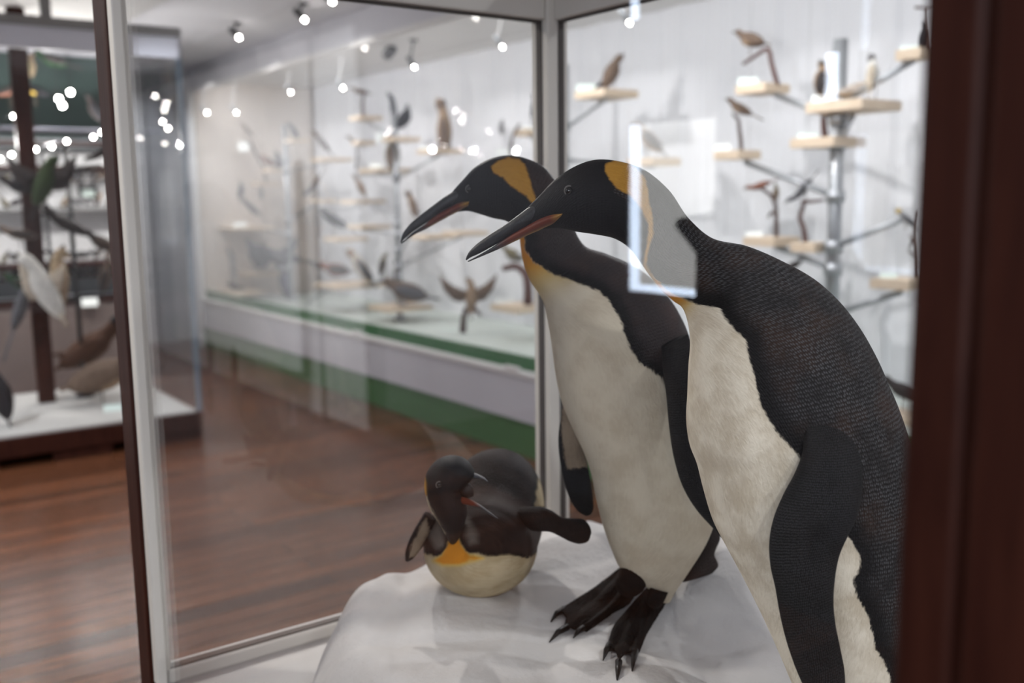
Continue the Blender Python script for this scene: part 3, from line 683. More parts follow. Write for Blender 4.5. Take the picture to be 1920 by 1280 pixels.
struct('wall_1', MB().box((CX-.02, CY1+.002, 0), (CB+.17, CY1+.06, CEIL)), WALLW)

# ------------------------------------------------------------------ mounted birds
_bm = {}
def fcol(name, c): 
    return paint('feather_'+name, c, .7, .25, 40, .2)
COLS = dict(brown=(.15, .105, .078), dark=(.042, .035, .034), black=(.014, .014, .017), tan=(.30, .21, .14), grey=(.21, .205, .21), pale=(.42, .37, .33), white=(.66, .65, .61),
  rufous=(.24, .10, .065), green=(.03, .05, .018), olive=(.20, .175, .11), blue=(.14, .14, .19), cream=(.52, .45, .36), slate=(.10, .10, .11), umber=(.075, .036, .022), yellow=(.50, .34, .06), leaf=(.018, .055, .022), buff=(.40, .30, .19))
BARK = paint('dark_bark', (.070, .042, .034), .8, .3, 30)
BARKR = paint('red_brown_bark', (.085, .035, .027), .7, .25, 30)
BILL = paint('horn_bill', (.05, .042, .036), .4)
LEGM = paint('bird_leg', (.10, .07, .05), .6)
def frame_at(P):
    n = np.array([P[0], P[1], 0.]); n /= np.linalg.norm(n)
    return np.array([n[1], -n[0], 0.]), np.array([0, 0, 1.]), -n     # right, up, toward viewer side
def bird(label, px, L, ang, body, wing, ax, val, feet=None, fat=1.0, tail=.35, bill=.14, head=None, look=None, spread=0, group='mounted birds in the wall cabinet', kind='mounted_bird', belly=None, neck=0.0, cat='bird', legs=True):
    P = onc(px[0], px[1], ax, val); e1, e2, e3 = frame_at(P)
    s = np.linalg.norm(P-CAM)/FPX; L = 1.13*L*s; a = math.radians(ang)
    A = e1*math.cos(a)+e2*math.sin(a); B = -e1*math.sin(a)+e2*math.cos(a)
    if B[2] < 0: B = -B
    look = look if look is not None else (1 if math.cos(a) >= 0 else -1)
    fz = P[2]-.3*L if feet is None else onc(px[0], feet, ax, val)[2]
    t = thing(kind, label, cat, (P[0], P[1], fz), group)
    BL = L*(1-tail*.6)                                  # body with head
    c0 = P+A*L*tail*.25
    st = [(-.50, .03), (-.44, .085), (-.32, .145), (-.14, .195), (.04, .20), (.18, .165), (.27, .118), (.34, .108), (.42, .112), (.475, .085), (.51, .02)]
    R = []
    for u, r in st:
        up = max(0, u-.16)*.42; fwd = max(0, u-.30)*.5*look if abs(math.cos(a)) < .8 else 0
        c = c0+A*BL*(u+neck*max(0, u-.25)*2)+B*BL*up*abs(math.cos(a))+e1*BL*fwd
        rr = r*BL*(fat if u < .22 else (fat+1)/2)
        R.append([c+rr*(B*math.cos(q)+e3*math.sin(q)*.92) for q in np.arange(14)*2*math.pi/14])
    hc = np.mean(R[8], 0)
    bo = obj('body', MB().rings(R), fcol(body, COLS[body]), t, True)
    if head: obj('head', MB().ell(hc, (A*BL*.125, B*BL*.118, e3*BL*.112), 12, 8), fcol(head, COLS[head]), t, True)
    fd = (A*.75+e1*look*.45) if abs(math.cos(a)) < .8 else (A*.9+e1*look*.3-B*.1)
    fd = fd/np.linalg.norm(fd)
    obj('beak', MB().tube([hc+fd*BL*.07, hc+fd*BL*(.11+bill*.5), hc+fd*BL*(.11+bill)-e2*BL*.02], [.042*BL, .028*BL, .004*BL], 8), BILL, t, True)
    if tail > .05:
        b0 = c0-A*BL*.40; tl = L*tail
        obj('tail', MB().rings([[b0-A*tl*k+B*h*BL+e3*w*BL for h, w in ((-.02, -wd), (-.02, wd), (.02, wd), (.02, -wd))] for k, wd in ((0, .06), (.6, .085), (1.0, .075))]), fcol(wing, COLS[wing]), t, True)
    for sd in (-1, 1):
        if spread:
            sp = spread*L; m = MB(); rt = c0+A*BL*.14+B*BL*.08+e1*sd*BL*.06*0
            d1 = (e1*sd*.8+e2*.5); R2 = []
            for k, ch in ((0, .10), (.25, .22), (.55, .26), (.85, .20), (1.0, .04)):
                c = rt+d1*sp*k-e2*sp*.10*math.sin(k*3)+e3*.03*L
                R2.append([c+(A*.15-e2)*ch*L*q1*1.6+e3*q2*L*.02 for q1, q2 in ((0, -1), (1, -1), (1, 1), (0, 1))])
            obj('wing', m.rings(R2), fcol(wing, COLS[wing]), t, True)
        else:
            obj('wing', MB().ell(c0-A*BL*.10+e3*sd*BL*.165*fat+B*BL*.03, (A*BL*.36, B*BL*.125*fat, e3*BL*.05), 12, 8), fcol(wing, COLS[wing]), t, True)
    if belly:
        obj('breast', MB().ell(c0+A*BL*.02-B*BL*.075*fat, (A*BL*.24, B*BL*.125*fat, e3*BL*.175*fat), 12, 8), fcol(belly, COLS[belly]), t, True)
    if legs:
        b0 = c0-A*BL*.06-B*BL*.12
        for sd in (-1, 1):
            q0 = b0+e3*sd*BL*.06; q1 = np.array([*(q0[:2]), fz])
            if q0[2]-fz > .004: obj('leg', MB().tube([q0, q1+e3*sd*.004], max(.012*BL, .0025), 6), LEGM, t)
    return t
def stand_group(name, label, ax, val, pole, arms, plats, r=.028):
    """one metal stand: pole, slanting arms, wooden platforms"""
    p0, p1 = on(*pole[0], ax, val), on(*pole[1], ax, val)
    base = np.array([p1[0], p1[1], .505]); top = np.array([p1[0], p1[1], p0[2]])
    t = thing(name, label, 'display stand', base, 'metal stands in the wall cabinet')
    obj('pole', MB().tube([base, top], r, 14), METAL, t, True)
    obj('collar', MB().tube([base, base+[0, 0, .03]], r*2.6, 16), METAL, t, True)
    for a, b in arms:
        q0, q1 = onc(*a, ax, val), onc(*b, ax, val)
        obj('arm', MB().tube([q0, q1], r*.45, 8), METAL, t, True)
        obj('arm_clamp', MB().tube([np.array([base[0], base[1], q0[2]-.03]), np.array([base[0], base[1], q0[2]+.03])], r*1.35, 12), METAL, t, True)
    for px, py, w, *th in plats:
        q = onc(px, py, ax, val); e1, e2, e3 = frame_at(q); m = w*np.linalg.norm(q-CAM)/FPX
        k = m/(abs(e1[0])+abs(e1[1])); h = (th[0] if th else .034 if val > 4.06 and val < 4.15 else .046)
        obj('platform', MB().box((q[0]-k*.5, q[1]-k*.5, q[2]-h/2), (q[0]+k*.5, q[1]+k*.5, q[2]+h/2)), PINE, t, bevel=.003)
    return t
def card(label, px, py, w, h, ax, val, mat=CARD, group='label cards in the wall cabinet'):
    q = onc(px, py, ax, val); e1, e2, e3 = frame_at(q); s = np.linalg.norm(q-CAM)/FPX; w *= s/2; h *= s/2
    q = q+e3*.03; R = []
    for k in (0, .004):
        R.append([q+e1*w*a-e3*k+e2*h*b-e3*h*.5*(b+1) for a, b in ((-1, -1), (1, -1), (1, 1), (-1, 1))])
    return tag(obj('label_card', MB().rings(R), mat, None, loc=q-e2*h), label, 'label card', group)
def branch(label, pts, r, ax, val, mat=BARK, leaves=False, twigs=()):
    Q = [onc(*p, ax, val) for p in pts]; s = np.linalg.norm(Q[0]-CAM)/FPX
    t = thing('perch_branch', label, 'branch', Q[0], 'branch perches in the wall cabinet')
    A = crom([[*p, 0] for p in Q], 14)[:, :3]
    obj('stem', MB().tube(A, np.linspace(r, r*.65, 14)*s, 8), mat, t, True)
    for tw in twigs:
        T = [onc(*p, ax, val) for p in tw]; obj('twig', MB().tube(T, np.linspace(r*.8, r*.45, len(T))*s, 7), mat, t, True)
    return t

V = 4.05
# --- right stand (nearest)
stand_group('bird_stand', 'tall metal stand nearest the mahogany post, wooden bird platforms on slanting arms', 0, V, [(1586, 72), (1560, 545)],
  [((1570, 222), (1455, 178)), ((1572, 268), (1600, 215)), ((1566, 368), (1398, 304)), ((1562, 505), (1455, 462)), ((1582, 190), (1715, 112)), ((1563, 462), (1690, 412)), ((1556, 590), (1690, 548))],
  [(1430, 168, 94), (1600, 201, 158), (1552, 268, 128), (1382, 291, 84), (1446, 452, 100), (1522, 463, 74), (1690, 531, 104), (1718, 103, 66)], .034)
branch('bent red-brown branch shaped like an inverted V on the highest platform', [(1458, 160), (1447, 120), (1440, 92), (1418, 104), (1393, 120)], 4.5, 0, V, BARKR)
bird('plain brown bird perched on the bent red-brown branch', (1410, 75), 56, 162, 'brown', 'brown', 0, V, 104, 1.15, .25, .12, belly='tan')
card('pale green card on the platform under the bent branch', 1402, 155, 34, 16, 0, V, CARDG)
bird('black-headed bird with a tan breast upright left of the chrome pole', (1541, 152), 58, 84, 'tan', 'dark', 0, V, 190, 1.2, .2, .1, head='black', look=-1)
bird('pale tan bird crouching with tail to the left, right of the chrome pole', (1598, 170), 80, 12, 'buff', 'pale', 0, V, 190, .8, .4, .06)
bird('white upright bird at the right end of the widest platform', (1635, 142), 62, 86, 'white', 'cream', 0, V, 190, .9, .2, .06, head='grey', look=-1)
card('white card at the left end of the widest platform', 1542, 188, 36, 17, 0, V)
branch('short red-brown stump below the widest platform', [(1548, 262), (1545, 240), (1544, 216)], 7, 0, V, BARKR)
card('pale card beside the short red-brown stump', 1514, 257, 34, 15, 0, V, CARDG)
branch('thin knotty twig holding the small brown bird left of the pole', [(1390, 284), (1389, 262), (1386, 240), (1384, 225), (1374, 213)], 4, 0, V)
bird('small brown bird with thin tail on the knotty twig', (1393, 206), 60, 152, 'brown', 'brown', 0, V, 216, .85, .42, .12, belly='tan')
card('white card left of the knotty twig', 1356, 279, 28, 17, 0, V)
branch('dark forked twig with two small birds above the near penguin', [(1456, 448), (1455, 400), (1453, 380), (1445, 366), (1428, 354)], 4.5, 0, V, twigs=[[(1455, 402), (1446, 398), (1440, 408)]])
bird('reddish bird stretched along the left tip of the forked twig', (1428, 347), 50, 200, 'rufous', 'rufous', 0, V, 354, .7, .35, .12, look=-1)
bird('olive bird perched upright on the forked twig', (1455, 362), 30, 85, 'olive', 'brown', 0, V, 378, 1.0, .2, .1, look=-1)
branch('crooked S-shaped branch with a flat top beside the pole', [(1511, 458), (1506, 425), (1500, 408), (1505, 390), (1508, 378)], 5, 0, V, BARKR, twigs=[[(1504, 378), (1522, 378), (1544, 375)]])
bird('slate grey bird with raised tail on the crooked branch', (1508, 352), 60, 232, 'slate', 'slate', 0, V, 374, .7, .38, .14, look=-1)
card('white card left of the forked twig', 1414, 441, 30, 14, 0, V)
bird('small dark bird peeping over the near penguin back', (1487, 497), 34, 20, 'dark', 'dark', 0, V, 520, 1.0, .3, .1)
branch('leafy twig rising beside the mahogany post', [(1722, 520), (1720, 470), (1717, 430), (1722, 395)], 3.5, 0, V, twigs=[[(1719, 462), (1706, 440)], [(1718, 440), (1704, 466)], [(1719, 480), (1702, 470)]])
bird('yellow-headed grey bird on the leafy twig by the mahogany post', (1703, 413), 44, 140, 'grey', 'slate', 0, V, 430, .8, .3, .12, head='yellow')
card('pale green card on the lowest right platform', 1666, 518, 28, 14, 0, V, CARDG)
bird('dark bird on the top right platform, cut off by the mahogany post', (1734, 72), 46, 80, 'black', 'black', 0, V, 94, 1.0, .2, .1, look=-1)
branch('small grey perch with a T-shaped top above the dark bird', [(1745, 92), (1741, 55), (1738, 30)], 3, 0, V, twigs=[[(1716, 14), (1738, 15), (1756, 14)], [(1738, 15), (1738, 32)]])
card('pale green card on the top right platform', 1706, 92, 30, 10, 0, V, CARDG)
# lowest shelf at the right edge
t = thing('low_stand', 'low wooden plinth on the cabinet floor behind the near penguin', 'display stand', on(1690, 790, 0, V), 'low plinths in the wall cabinet')
q = on(1690, 782, 0, V); obj('platform', MB().box((q[0]-.1, q[1]-.14, q[2]-.02), (q[0]+.1, q[1]+.14, q[2]+.02)), PINE, t); obj('block', MB().box((q[0]-.05, q[1]-.05, .505), (q[0]+.05, q[1]+.05, q[2]-.02)), PINE, t)
bird('dark brown bird low behind the near penguin shoulder', (1700, 735), 80, 160, 'dark', 'dark', 0, V, 772, .9, .3, .12)
# --- stand hidden by the case's white post
stand_group('bird_stand', 'slim metal stand partly hidden by the white corner post', 0, V+.15, [(1066, 120), (1062, 560)], [((1064, 238), (1140, 184)), ((1064, 300), (1225, 312)), ((1063, 470), (960, 482)), ((1064, 330), (992, 252))],
  [(1137, 178, 116), (1226, 304, 98), (978, 576, 118), (990, 249, 56)], .024)
bird('brown game bird with upright neck and dark tail, right of the white corner post', (1146, 138), 62, 62, 'brown', 'brown', 0, V+.15, 172, 1.05, .15, .08, look=1)
bird('black-tipped small bird at the left end beside the brown game bird', (1123, 160), 30, 40, 'black', 'black', 0, V+.15, 172, .8, .5, .1)
card('pale green card left of the brown game bird', 1098, 166, 34, 16, 0, V+.15, CARDG)
bird('pale grey dove facing left above the near penguin crown', (1220, 264), 70, 136, 'pale', 'grey', 0, V+.15, 298, 1.0, .25, .1, look=-1)
branch('thick dark red crooked trunk above the middle penguin throat', [(990, 570), (990, 540), (986, 515), (970, 500), (945, 503)], 9, 0, V+.15, BARKR)
bird('olive bird on the crooked trunk left of the orange throat', (962, 478), 46, 150, 'olive', 'olive', 0, V+.15, 496, 1.1, .2, .14, look=-1)
card('white card on the platform of the crooked trunk', 946, 566, 34, 12, 0, V+.15)
bird('small grey bird at the edge of the white corner post', (1000, 205), 46, 80, 'grey', 'slate', 0, V+.15, 242, .6, .3, .1, look=-1)
card('white card on the platform at the edge of the white corner post', 992, 243, 26, 12, 0, V+.15)
# --- middle stand
V2 = 4.1
stand_group('bird_stand', 'dark metal stand rising above the middle penguin beak', 0, V2, [(738, 200), (752, 640)],
  [((742, 262), (690, 228)), ((744, 330), (670, 326)), ((746, 335), (825, 290)), ((748, 420), (700, 380)), ((749, 440), (680, 430)), ((750, 520), (660, 540)), ((751, 500), (872, 440)), ((752, 560), (760, 572)), ((752, 470), (790, 395)), ((751, 640), (700, 600)), ((752, 620), (880, 632))],
  [(686, 222, 62), (752, 262, 72), (722, 320, 96), (826, 284, 88), (680, 378, 84), (692, 425, 80), (648, 448, 82), (656, 534, 136), (750, 576, 122), (880, 630, 112), (872, 437, 88), (812, 444, 84), (682, 268, 44)], .022)
branch('T-shaped twig with a thin bird, top left of the middle stand', [(682, 218), (680, 195), (682, 178)], 3, 0, V2, twigs=[[(666, 172), (682, 175), (692, 176)]])
bird('small faint brown bird on the T-shaped twig', (678, 172), 34, 170, 'brown', 'brown', 0, V2, 177, .7, .3, .12)
bird('slender black bird with an erect neck beside the pole top', (738, 205), 50, 98, 'black', 'slate', 0, V2, 258, .6, .2, .12, look=-1)
bird('black short-tailed bird right of the pole top', (758, 222), 44, 55, 'black', 'black', 0, V2, 258, 1.2, .1, .08, look=-1)
bird('stout upright greenish brown bird on the middle stand', (736, 290), 60, 88, 'olive', 'brown', 0, V2, 316, 1.1, .1, .08, head='tan', look=-1)
bird('tiny brown bird left of the greenish brown bird', (668, 268), 34, 150, 'brown', 'brown', 0, V2, 284, .7, .3, .12)
branch('thin post under the tiny brown bird', [(668, 318), (669, 300), (670, 276)], 2.6, 0, V2)
bird('upright long-necked brown goose facing front above the middle penguin head', (833, 246), 84, 90, 'tan', 'brown', 0, V2, 280, .78, .1, .06, head='brown', look=-1, neck=.25, kind='mounted_goose')
card('white card on the platform of the long-necked goose', 800, 280, 26, 12, 0, V2)
card('white card on the greenish brown bird platform', 706, 312, 24, 12, 0, V2)
card('white card at the pole top platform', 716, 258, 24, 18, 0, V2)
branch('short twig with a small branch above the middle penguin head', [(958, 290), (960, 262), (966, 245), (975, 232)], 3, 0, V2)
bird('faint grey bird on the short twig above the middle penguin head', (940, 240), 26, 90, 'grey', 'grey', 0, V2, 252, 1, .2, .1)
card('bright white card just above the middle penguin orange patch', 945, 285, 30, 12, 0, V2)
bird('slim brown bird leaning left, upper arm of the middle stand', (677, 352), 48, 118, 'brown', 'tan', 0, V2, 374, .7, .35, .1, look=-1)
bird('barred brown bird leaning left, right of the dark pole', (777, 392), 60, 108, 'tan', 'brown', 0, V2, 430, .75, .35, .08, look=-1, head='brown')
bird('black bird with long tail to the right on a thin arm', (632, 416), 66, 150, 'black', 'black', 0, V2, 446, .8, .42, .1)
bird('chestnut and grey duck-like bird on the wide lower platform', (632, 506), 58, 172, 'rufous', 'dark', 0, V2, 528, 1.1, .25, .12, look=-1)
bird('small dark bird left of the chestnut bird', (596, 497), 34, 165, 'dark', 'grey', 0, V2, 530, .8, .25, .12, look=-1)
bird('grey-winged bird with pale breast leaning left on the lower platform', (680, 505), 72, 126, 'cream', 'slate', 0, V2, 530, .85, .25, .1, look=-1, head='tan')
bird('dark olive bird with raised wings next to the dark pole', (716, 500), 44, 75, 'olive', 'dark', 0, V2, 568, .9, .3, .1, look=1)
bird('upright brown bird before the dark pole at its foot', (745, 517), 46, 84, 'brown', 'dark', 0, V2, 570, .8, .2, .12, look=-1)
bird('large grey-brown bird with tail to the right on the lowest platform', (768, 548), 92, 165, 'brown', 'slate', 0, V2, 570, 1.05, .3, .1, look=-1)
branch('upright dark stump under the spread-winged owl', [(868, 624), (869, 600), (874, 578)], 7, 0, V2, BARK, twigs=[[(872, 585), (888, 576), (900, 590)]])
bird('brown owl with spread wings on a dark stump', (884, 560), 70, 88, 'tan', 'brown', 0, V2, 580, .8, .2, .03, spread=.85, look=-1, kind='mounted_owl', legs=False)
card('pale card on the owl platform', 846, 622, 26, 10, 0, V2, CARDG)
# --- left stand (farthest)
V3 = 4.1
stand_group('bird_stand', 'farthest metal stand at the left before the beige end panel', 0, V3, [(543, 232), (549, 590)],
  [((545, 300), (510, 296)), ((546, 320), (620, 302)), ((547, 440), (470, 426)), ((548, 410), (600, 378)), ((548, 500), (470, 512)), ((549, 560), (450, 545)), ((549, 585), (620, 540))],
  [(556, 264, 44), (520, 320, 60), (622, 300, 76), (604, 377, 56), (462, 428, 100), (486, 512, 80), (452, 548, 84), (530, 590, 86), (498, 345, 50)], .024)
bird('small black bird at the top of the farthest stand', (553, 250), 36, 120, 'slate', 'black', 0, V3, 260, .8, .35, .12, look=-1)
bird('faint brown bird high left on the beige panel side', (466, 246), 30, 130, 'brown', 'brown', 0, V3, 268, .7, .35, .12)
branch('thin twig under the faint brown bird', [(500, 343), (492, 310), (480, 290), (468, 262)], 2.4, 0, V3)
bird('chestnut bird pair member at left, upper platform of the farthest stand', (506, 304), 34, 150, 'rufous', 'brown', 0, V3, 316, .9, .3, .12)
bird('dark bird standing right of the chestnut bird', (523, 305), 36, 95, 'dark', 'dark', 0, V3, 316, .8, .25, .12, look=-1)
bird('slanting brown bird on the arm right of the farthest pole', (608, 272), 52, 128, 'brown', 'dark', 0, V3, 296, .55, .4, .1, look=-1)
bird('grey bird hanging head down in a V shape', (592, 342), 52, 235, 'slate', 'brown', 0, V3, 372, .6, .4, .1, look=-1)
bird('grey bird of the left pair on the card platform', (452, 360), 34, 80, 'grey', 'slate', 0, V3, 385, .9, .3, .12, look=-1)
bird('small dark bird of the right pair leaning left', (476, 394), 44, 136, 'slate', 'slate', 0, V3, 422, .7, .4, .12, look=-1)
bird('tiny upright bird right of the grey pair', (490, 362), 26, 88, 'grey', 'grey', 0, V3, 422, .7, .2, .1, look=-1)
card('white card on the grey pair platform', 450, 424, 24, 14, 0, V3)
card('white card beside the farthest pole', 456, 275, 18, 16, 0, V3)
bird('large grey bird with spread wings left of the farthest pole', (530, 482), 84, 168, 'slate', 'slate', 0, V3, 506, .8, .3, .12, spread=.6, look=-1)
bird('big bellied grey owl below the spread-winged grey bird', (536, 530), 58, 96, 'slate', 'blue', 0, V3, 584, 1.1, .2, .04, look=-1, kind='mounted_owl')
bird('tall thin heron with stretched neck at far left', (438, 505), 54, 92, 'grey', 'grey', 0, V3, 540, .45, .1, .12, look=-1, neck=.3, kind='mounted_heron')
bird('small black and white bird at the heron foot', (442, 537), 30, 165, 'black', 'black', 0, V3, 545, 1.0, .3, .1, look=-1)
card('pale card low at the foot of the farthest stand', 520, 592, 26, 10, 0, V3, CARD)

# ------------------------------------------------------------------ spotlights
def spot(label, P, aim, r=.018, group='ceiling spotlights over the aisle', mount=None, dark=True):
    P = np.array(P, float); d = np.array(aim, float)-P; d /= np.linalg.norm(d)
    top = np.array([P[0], P[1], mount if mount else CEIL])-0.0
    t = thing('spotlight', label, 'spotlight', (P[0], P[1], top[2]), group)
    obj('stem', MB().tube([top, P-d*.06], .008, 8), DARKM if dark else WHITE, t)
    obj('mount_plate', MB().tube([top, top-[0, 0, .012]], .035, 16), DARKM if dark else WHITE, t)
    obj('lamp_head', MB().tube([P-d*.10, P-d*.09, P-d*.01], [r*.6, r*1.15, r*1.2], 16), DARKM if dark else METAL, t, True)
    obj('bulb', MB().ell(P+d*.0, (d*r*.9, np.cross(d, [0, 0, 1.])*r, np.cross(np.cross(d, [0, 0, 1.]), d)*r), 14, 8), BULB, t, True)
for (px, py), nm in zip([(448, 70), (571, 37), (623, 3)], ['leftmost bright', 'middle, dark-hooded', 'topmost']):
    P = on(px, py, 2, 2.77); spot(nm+' ceiling spotlight over the aisle outside the wall cabinet', P, (4.3, P[1]-1.0, 1.0))
_nm = ['lit cabinet spotlight farthest left beside the beige panel', 'second lit cabinet spotlight from the left', 'lit cabinet spotlight above the farthest stand', 'lit cabinet spotlight above the T-shaped twig', 'lit cabinet spotlight with pale arm above the middle stand', 'lit cabinet spotlight left of the white corner post', 'lit cabinet spotlight just right of the white corner post']
for (px, py), nm in zip([(388, 211), (443, 211), (545, 173), (643, 165), (777, 126), (942, 88), (1180, 43)], _nm):
    P = onc(px, py, 0, 3.98); spot(nm, P, (4.6, P[1]-.6, 1.2), .014, 'spotlights inside the wall cabinet', 2.75, px == 777)
P = on(731, 97, 0, 3.98); t = thing('spotlight', 'unlit dark cabinet spotlight above the middle stand', 'spotlight', (P[0], P[1], 2.75), 'spotlights inside the wall cabinet')
obj('stem', MB().tube([(P[0], P[1], 2.75), P], .008, 8), WHITE, t); obj('lamp_head', MB().tube([P-[.0, .05, -.02], P+[0, .05, -.02]], [.04, .045], 14), DARKM, t, True)

# ------------------------------------------------------------------ dark wood cabinet at the left
LY, LYB, LXR, LXL, LZF, LZT = 6.3, 7.72, 2.03, -1.2, .185, 2.42
lc = thing('display_cabinet', 'tall dark wood and glass cabinet of large birds at left beyond the case', 'display cabinet', (.8, 7.0, 0))
mb = MB().box((LXL, LY, .055), (LXR, LYB, LZF-.01))
obj('base', mb, MAHOG, lc, bevel=.006)
for x0, x1 in ((LXL, .82), (1.12, 1.46), (1.62, LXR)):
    obj('bracket_foot', MB().box((x0, LY+.01, 0), (x1, LY+.06, .056)), MAHOG, lc)
obj('bracket_foot', MB().box((LXL, LYB-.06, 0), (LXR, LYB, .056)), MAHOG, lc)
obj('cabinet_floor', MB().box((LXL+.02, LY+.03, LZF-.012), (LXR-.02, LYB-.02, LZF)), paint('white_cabinet_floor', (.50, .49, .47), .5, .03, 6), lc)
q = on(90, 755, 2, LZF); 
obj('mullion', MB().box((q[0]-.055, q[1], LZF), (q[0]+.055, q[1]+.05, 2.80)), MAHOG, lc, bevel=.004)
obj('corner_post', MB().box((LXR-.03, LY+.005, LZF), (LXR, LY+.03, LZT)), paint('steel_blue_edge', (.30, .40, .50), .3), lc)
obj('corner_post', MB().box((LXR-.03, LYB-.03, LZF), (LXR, LYB, 2.80)), paint('grey_edge', (.20, .21, .22), .4), lc)
obj('glass_pane', MB().box((LXL, LY+.012, LZF), (LXR-.03, LY+.018, LZT)), GLASS, lc)
obj('glass_pane', MB().box((LXR-.012, LY+.03, LZF), (LXR-.006, LYB-.03, LZT)), GLASS2, lc)
obj('top_fascia', MB().box((LXL, LY, LZT), (LXR, LY+.05, 2.545)), LILAC, lc)
obj('top_rail', MB().box((LXL, LY-.02, 2.545), (LXR, LY+.06, 2.60)), paint('grey_rail', (.22, .21, .20), .5), lc)
obj('top_panel', MB().box((LXL, LY+.05, 2.80), (LXR, LYB, 2.82)), WHITE, lc)
obj('top_strut', MB().box((1.245, LY+.01, 2.60), (1.30, LY+.05, CEIL-.004)), paint('grey_rail', (.2, .2, .2), .5), lc)
GL_ = 'large birds in the left cabinet'
def zf_y(px, py): p = on(px, py, 2, LZF); return p[1]
Yd = zf_y(185, 756)
bird('grey-brown goose standing on the white floor of the left cabinet', (186, 706), 118, 16, 'brown', 'brown', 1, Yd, 757, 1.15, .18, .06, group=GL_, kind='mounted_goose', belly='tan', look=1)
Yp = zf_y(150, 742)
bird('dark brown pheasant with long pointed tail above the goose', (166, 654), 116, 30, 'umber', 'umber', 1, Yp, 742, .95, .15, .06, head='black', neck=.25, group=GL_, kind='mounted_pheasant', look=1)
phe = bpy.data.objects['mounted_pheasant']
q = on(150, 668, 1, Yp); q2 = on(98, 664, 1, Yp)
obj('tail_plume', MB().tube([q, (q+q2)/2, q2], [.05, .03, .006], 8), fcol('umber', COLS['umber']), phe, True)
bird('black bird at the left edge of the photo on the cabinet floor', (4, 748), 96, 100, 'black', 'black', 1, zf_y(5, 800), 798, 1.0, .3, .06, group=GL_, look=-1)
tag(card('pale green card on the white floor before the goose', 212, 765, 30, 14, 1, zf_y(212, 768)-.02, CARDG, 'label cards in the left cabinet'), 'pale green card on the white floor before the goose', 'label card', 'label cards in the left cabinet')
YB_ = 7.0
def rod(parent, px, y0, y1, Y):
    a, b = on(px, y0, 1, Y), on(px, y1, 1, Y); a = np.array([b[0], b[1], a[2]])
    obj('rod', MB().tube([a, b], .010, 8), METAL, parent)
def stand_simple(label, px, top, Y, plats=()):
    a = on(px, top, 1, Y); t = thing('bird_stand', label, 'display stand', (a[0], a[1], LZF), 'stands in the left cabinet')
    obj('pole', MB().tube([(a[0], a[1], LZF), (a[0], a[1], a[2])], .016, 10), DARKM, t, True)
    obj('collar', MB().tube([(a[0], a[1], LZF), (a[0], a[1], LZF+.02)], .06, 14), DARKM, t, True)
    for x, y in plats:
        b = on(x, y, 1, Y); obj('arm', MB().tube([(a[0], a[1], b[2]-.03), b], .012, 8), DARKM, t, True)
    return t
stand_simple('dark metal stand with side arms in the middle of the left cabinet', 122, 268, YB_+.3, [(70, 400), (190, 310), (60, 470), (190, 470), (150, 560), (60, 560)])
bird('dark green parrot with spread dark wings at the mullion', (80, 350), 96, 68, 'green', 'dark', 1, YB_+.05, 392, .9, .3, .06, group=GL_, spread=.62, look=1, kind='mounted_parrot', legs=False)
bird('dark bird with raised wings left of the green parrot', (45, 352), 70, 165, 'dark', 'black', 1, YB_+.1, 392, .8, .3, .1, group=GL_, legs=False, look=-1)
bird('slim dark bird on the highest arm beside the case post', (190, 286), 50, 215, 'dark', 'dark', 1, YB_+.2, 300, .7, .3, .12, group=GL_, look=-1)
bird('long dark swooping bird left of the case post', (135, 425), 100, 150, 'dark', 'dark', 1, YB_+.1, 452, .6, .4, .1, group=GL_, legs=False)
bird('dark brown bird on the arm beside the case post', (196, 458), 66, 150, 'dark', 'brown', 1, YB_+.15, 480, .9, .3, .1, group=GL_, legs=True)
bird('dark bird on the left lower arm before the mullion', (40, 440), 60, 170, 'brown', 'dark', 1, YB_+.2, 462, .8, .3, .1, group=GL_)
bird('large white bird with drooping wings and pale crest', (85, 545), 120, 115, 'white', 'cream', 1, YB_-.1, 610, .8, .2, .06, group=GL_, spread=.32, look=-1, kind='mounted_cockatoo', legs=False)
bird('tan bird with a raised oval wing right of the white bird', (112, 528), 105, 92, 'buff', 'tan', 1, YB_+.0, 580, .75, .3, .05, group=GL_, look=1, legs=False)
bird('small dark bird left of the large white bird', (45, 533), 56, 160, 'leaf', 'dark', 1, YB_+.1, 556, .9, .3, .1, group=GL_, legs=False)
bird('dark hanging bird with long tail below the white bird', (34, 590), 110, 70, 'slate', 'slate', 1, YB_+.1, 640, .6, .5, .08, group=GL_, legs=False)
bird('brown bird perched low beside the case post shelf', (196, 525), 60, 75, 'brown', 'dark', 1, YB_+.3, 560, .8, .3, .1, group=GL_, legs=False)

# ------------------------------------------------------------------ shelf cabinet behind it
SY = 8.6
sc_ = thing('shelf_cabinet', 'white-backed shelf cabinet of small birds seen through the left cabinet', 'shelf cabinet', (.6, SY+.2, 0))
SXL, SXR = -1.6, 2.2
obj('back_panel', MB().box((SXL, SY+.30, .77), (SXR, SY+.33, 2.05)), paint('shelf_white', (.78, .78, .79), .6, .01), sc_)
gb = obj('upper_panel', MB().box((SXL, SY+.20, 2.06), (SXR, SY+.24, 2.72)), paint('dark_green_backdrop', (.030, .055, .050), .6, .35, 1.6), sc_)
obj('lower_panel', MB().box((SXL, SY+.04, 0), (SXR, SY+.33, .74)), paint('grey_brown_panel', (.17, .135, .125), .6, .1, 3), sc_)
obj('cornice', MB().box((SXL, SY+.1, 2.72), (SXR, SY+.33, 2.86)), LILAC, sc_)
obj('side_panel', MB().box((SXR-.03, SY, 0), (SXR, SY+.33, 2.7)), WHITE, sc_)
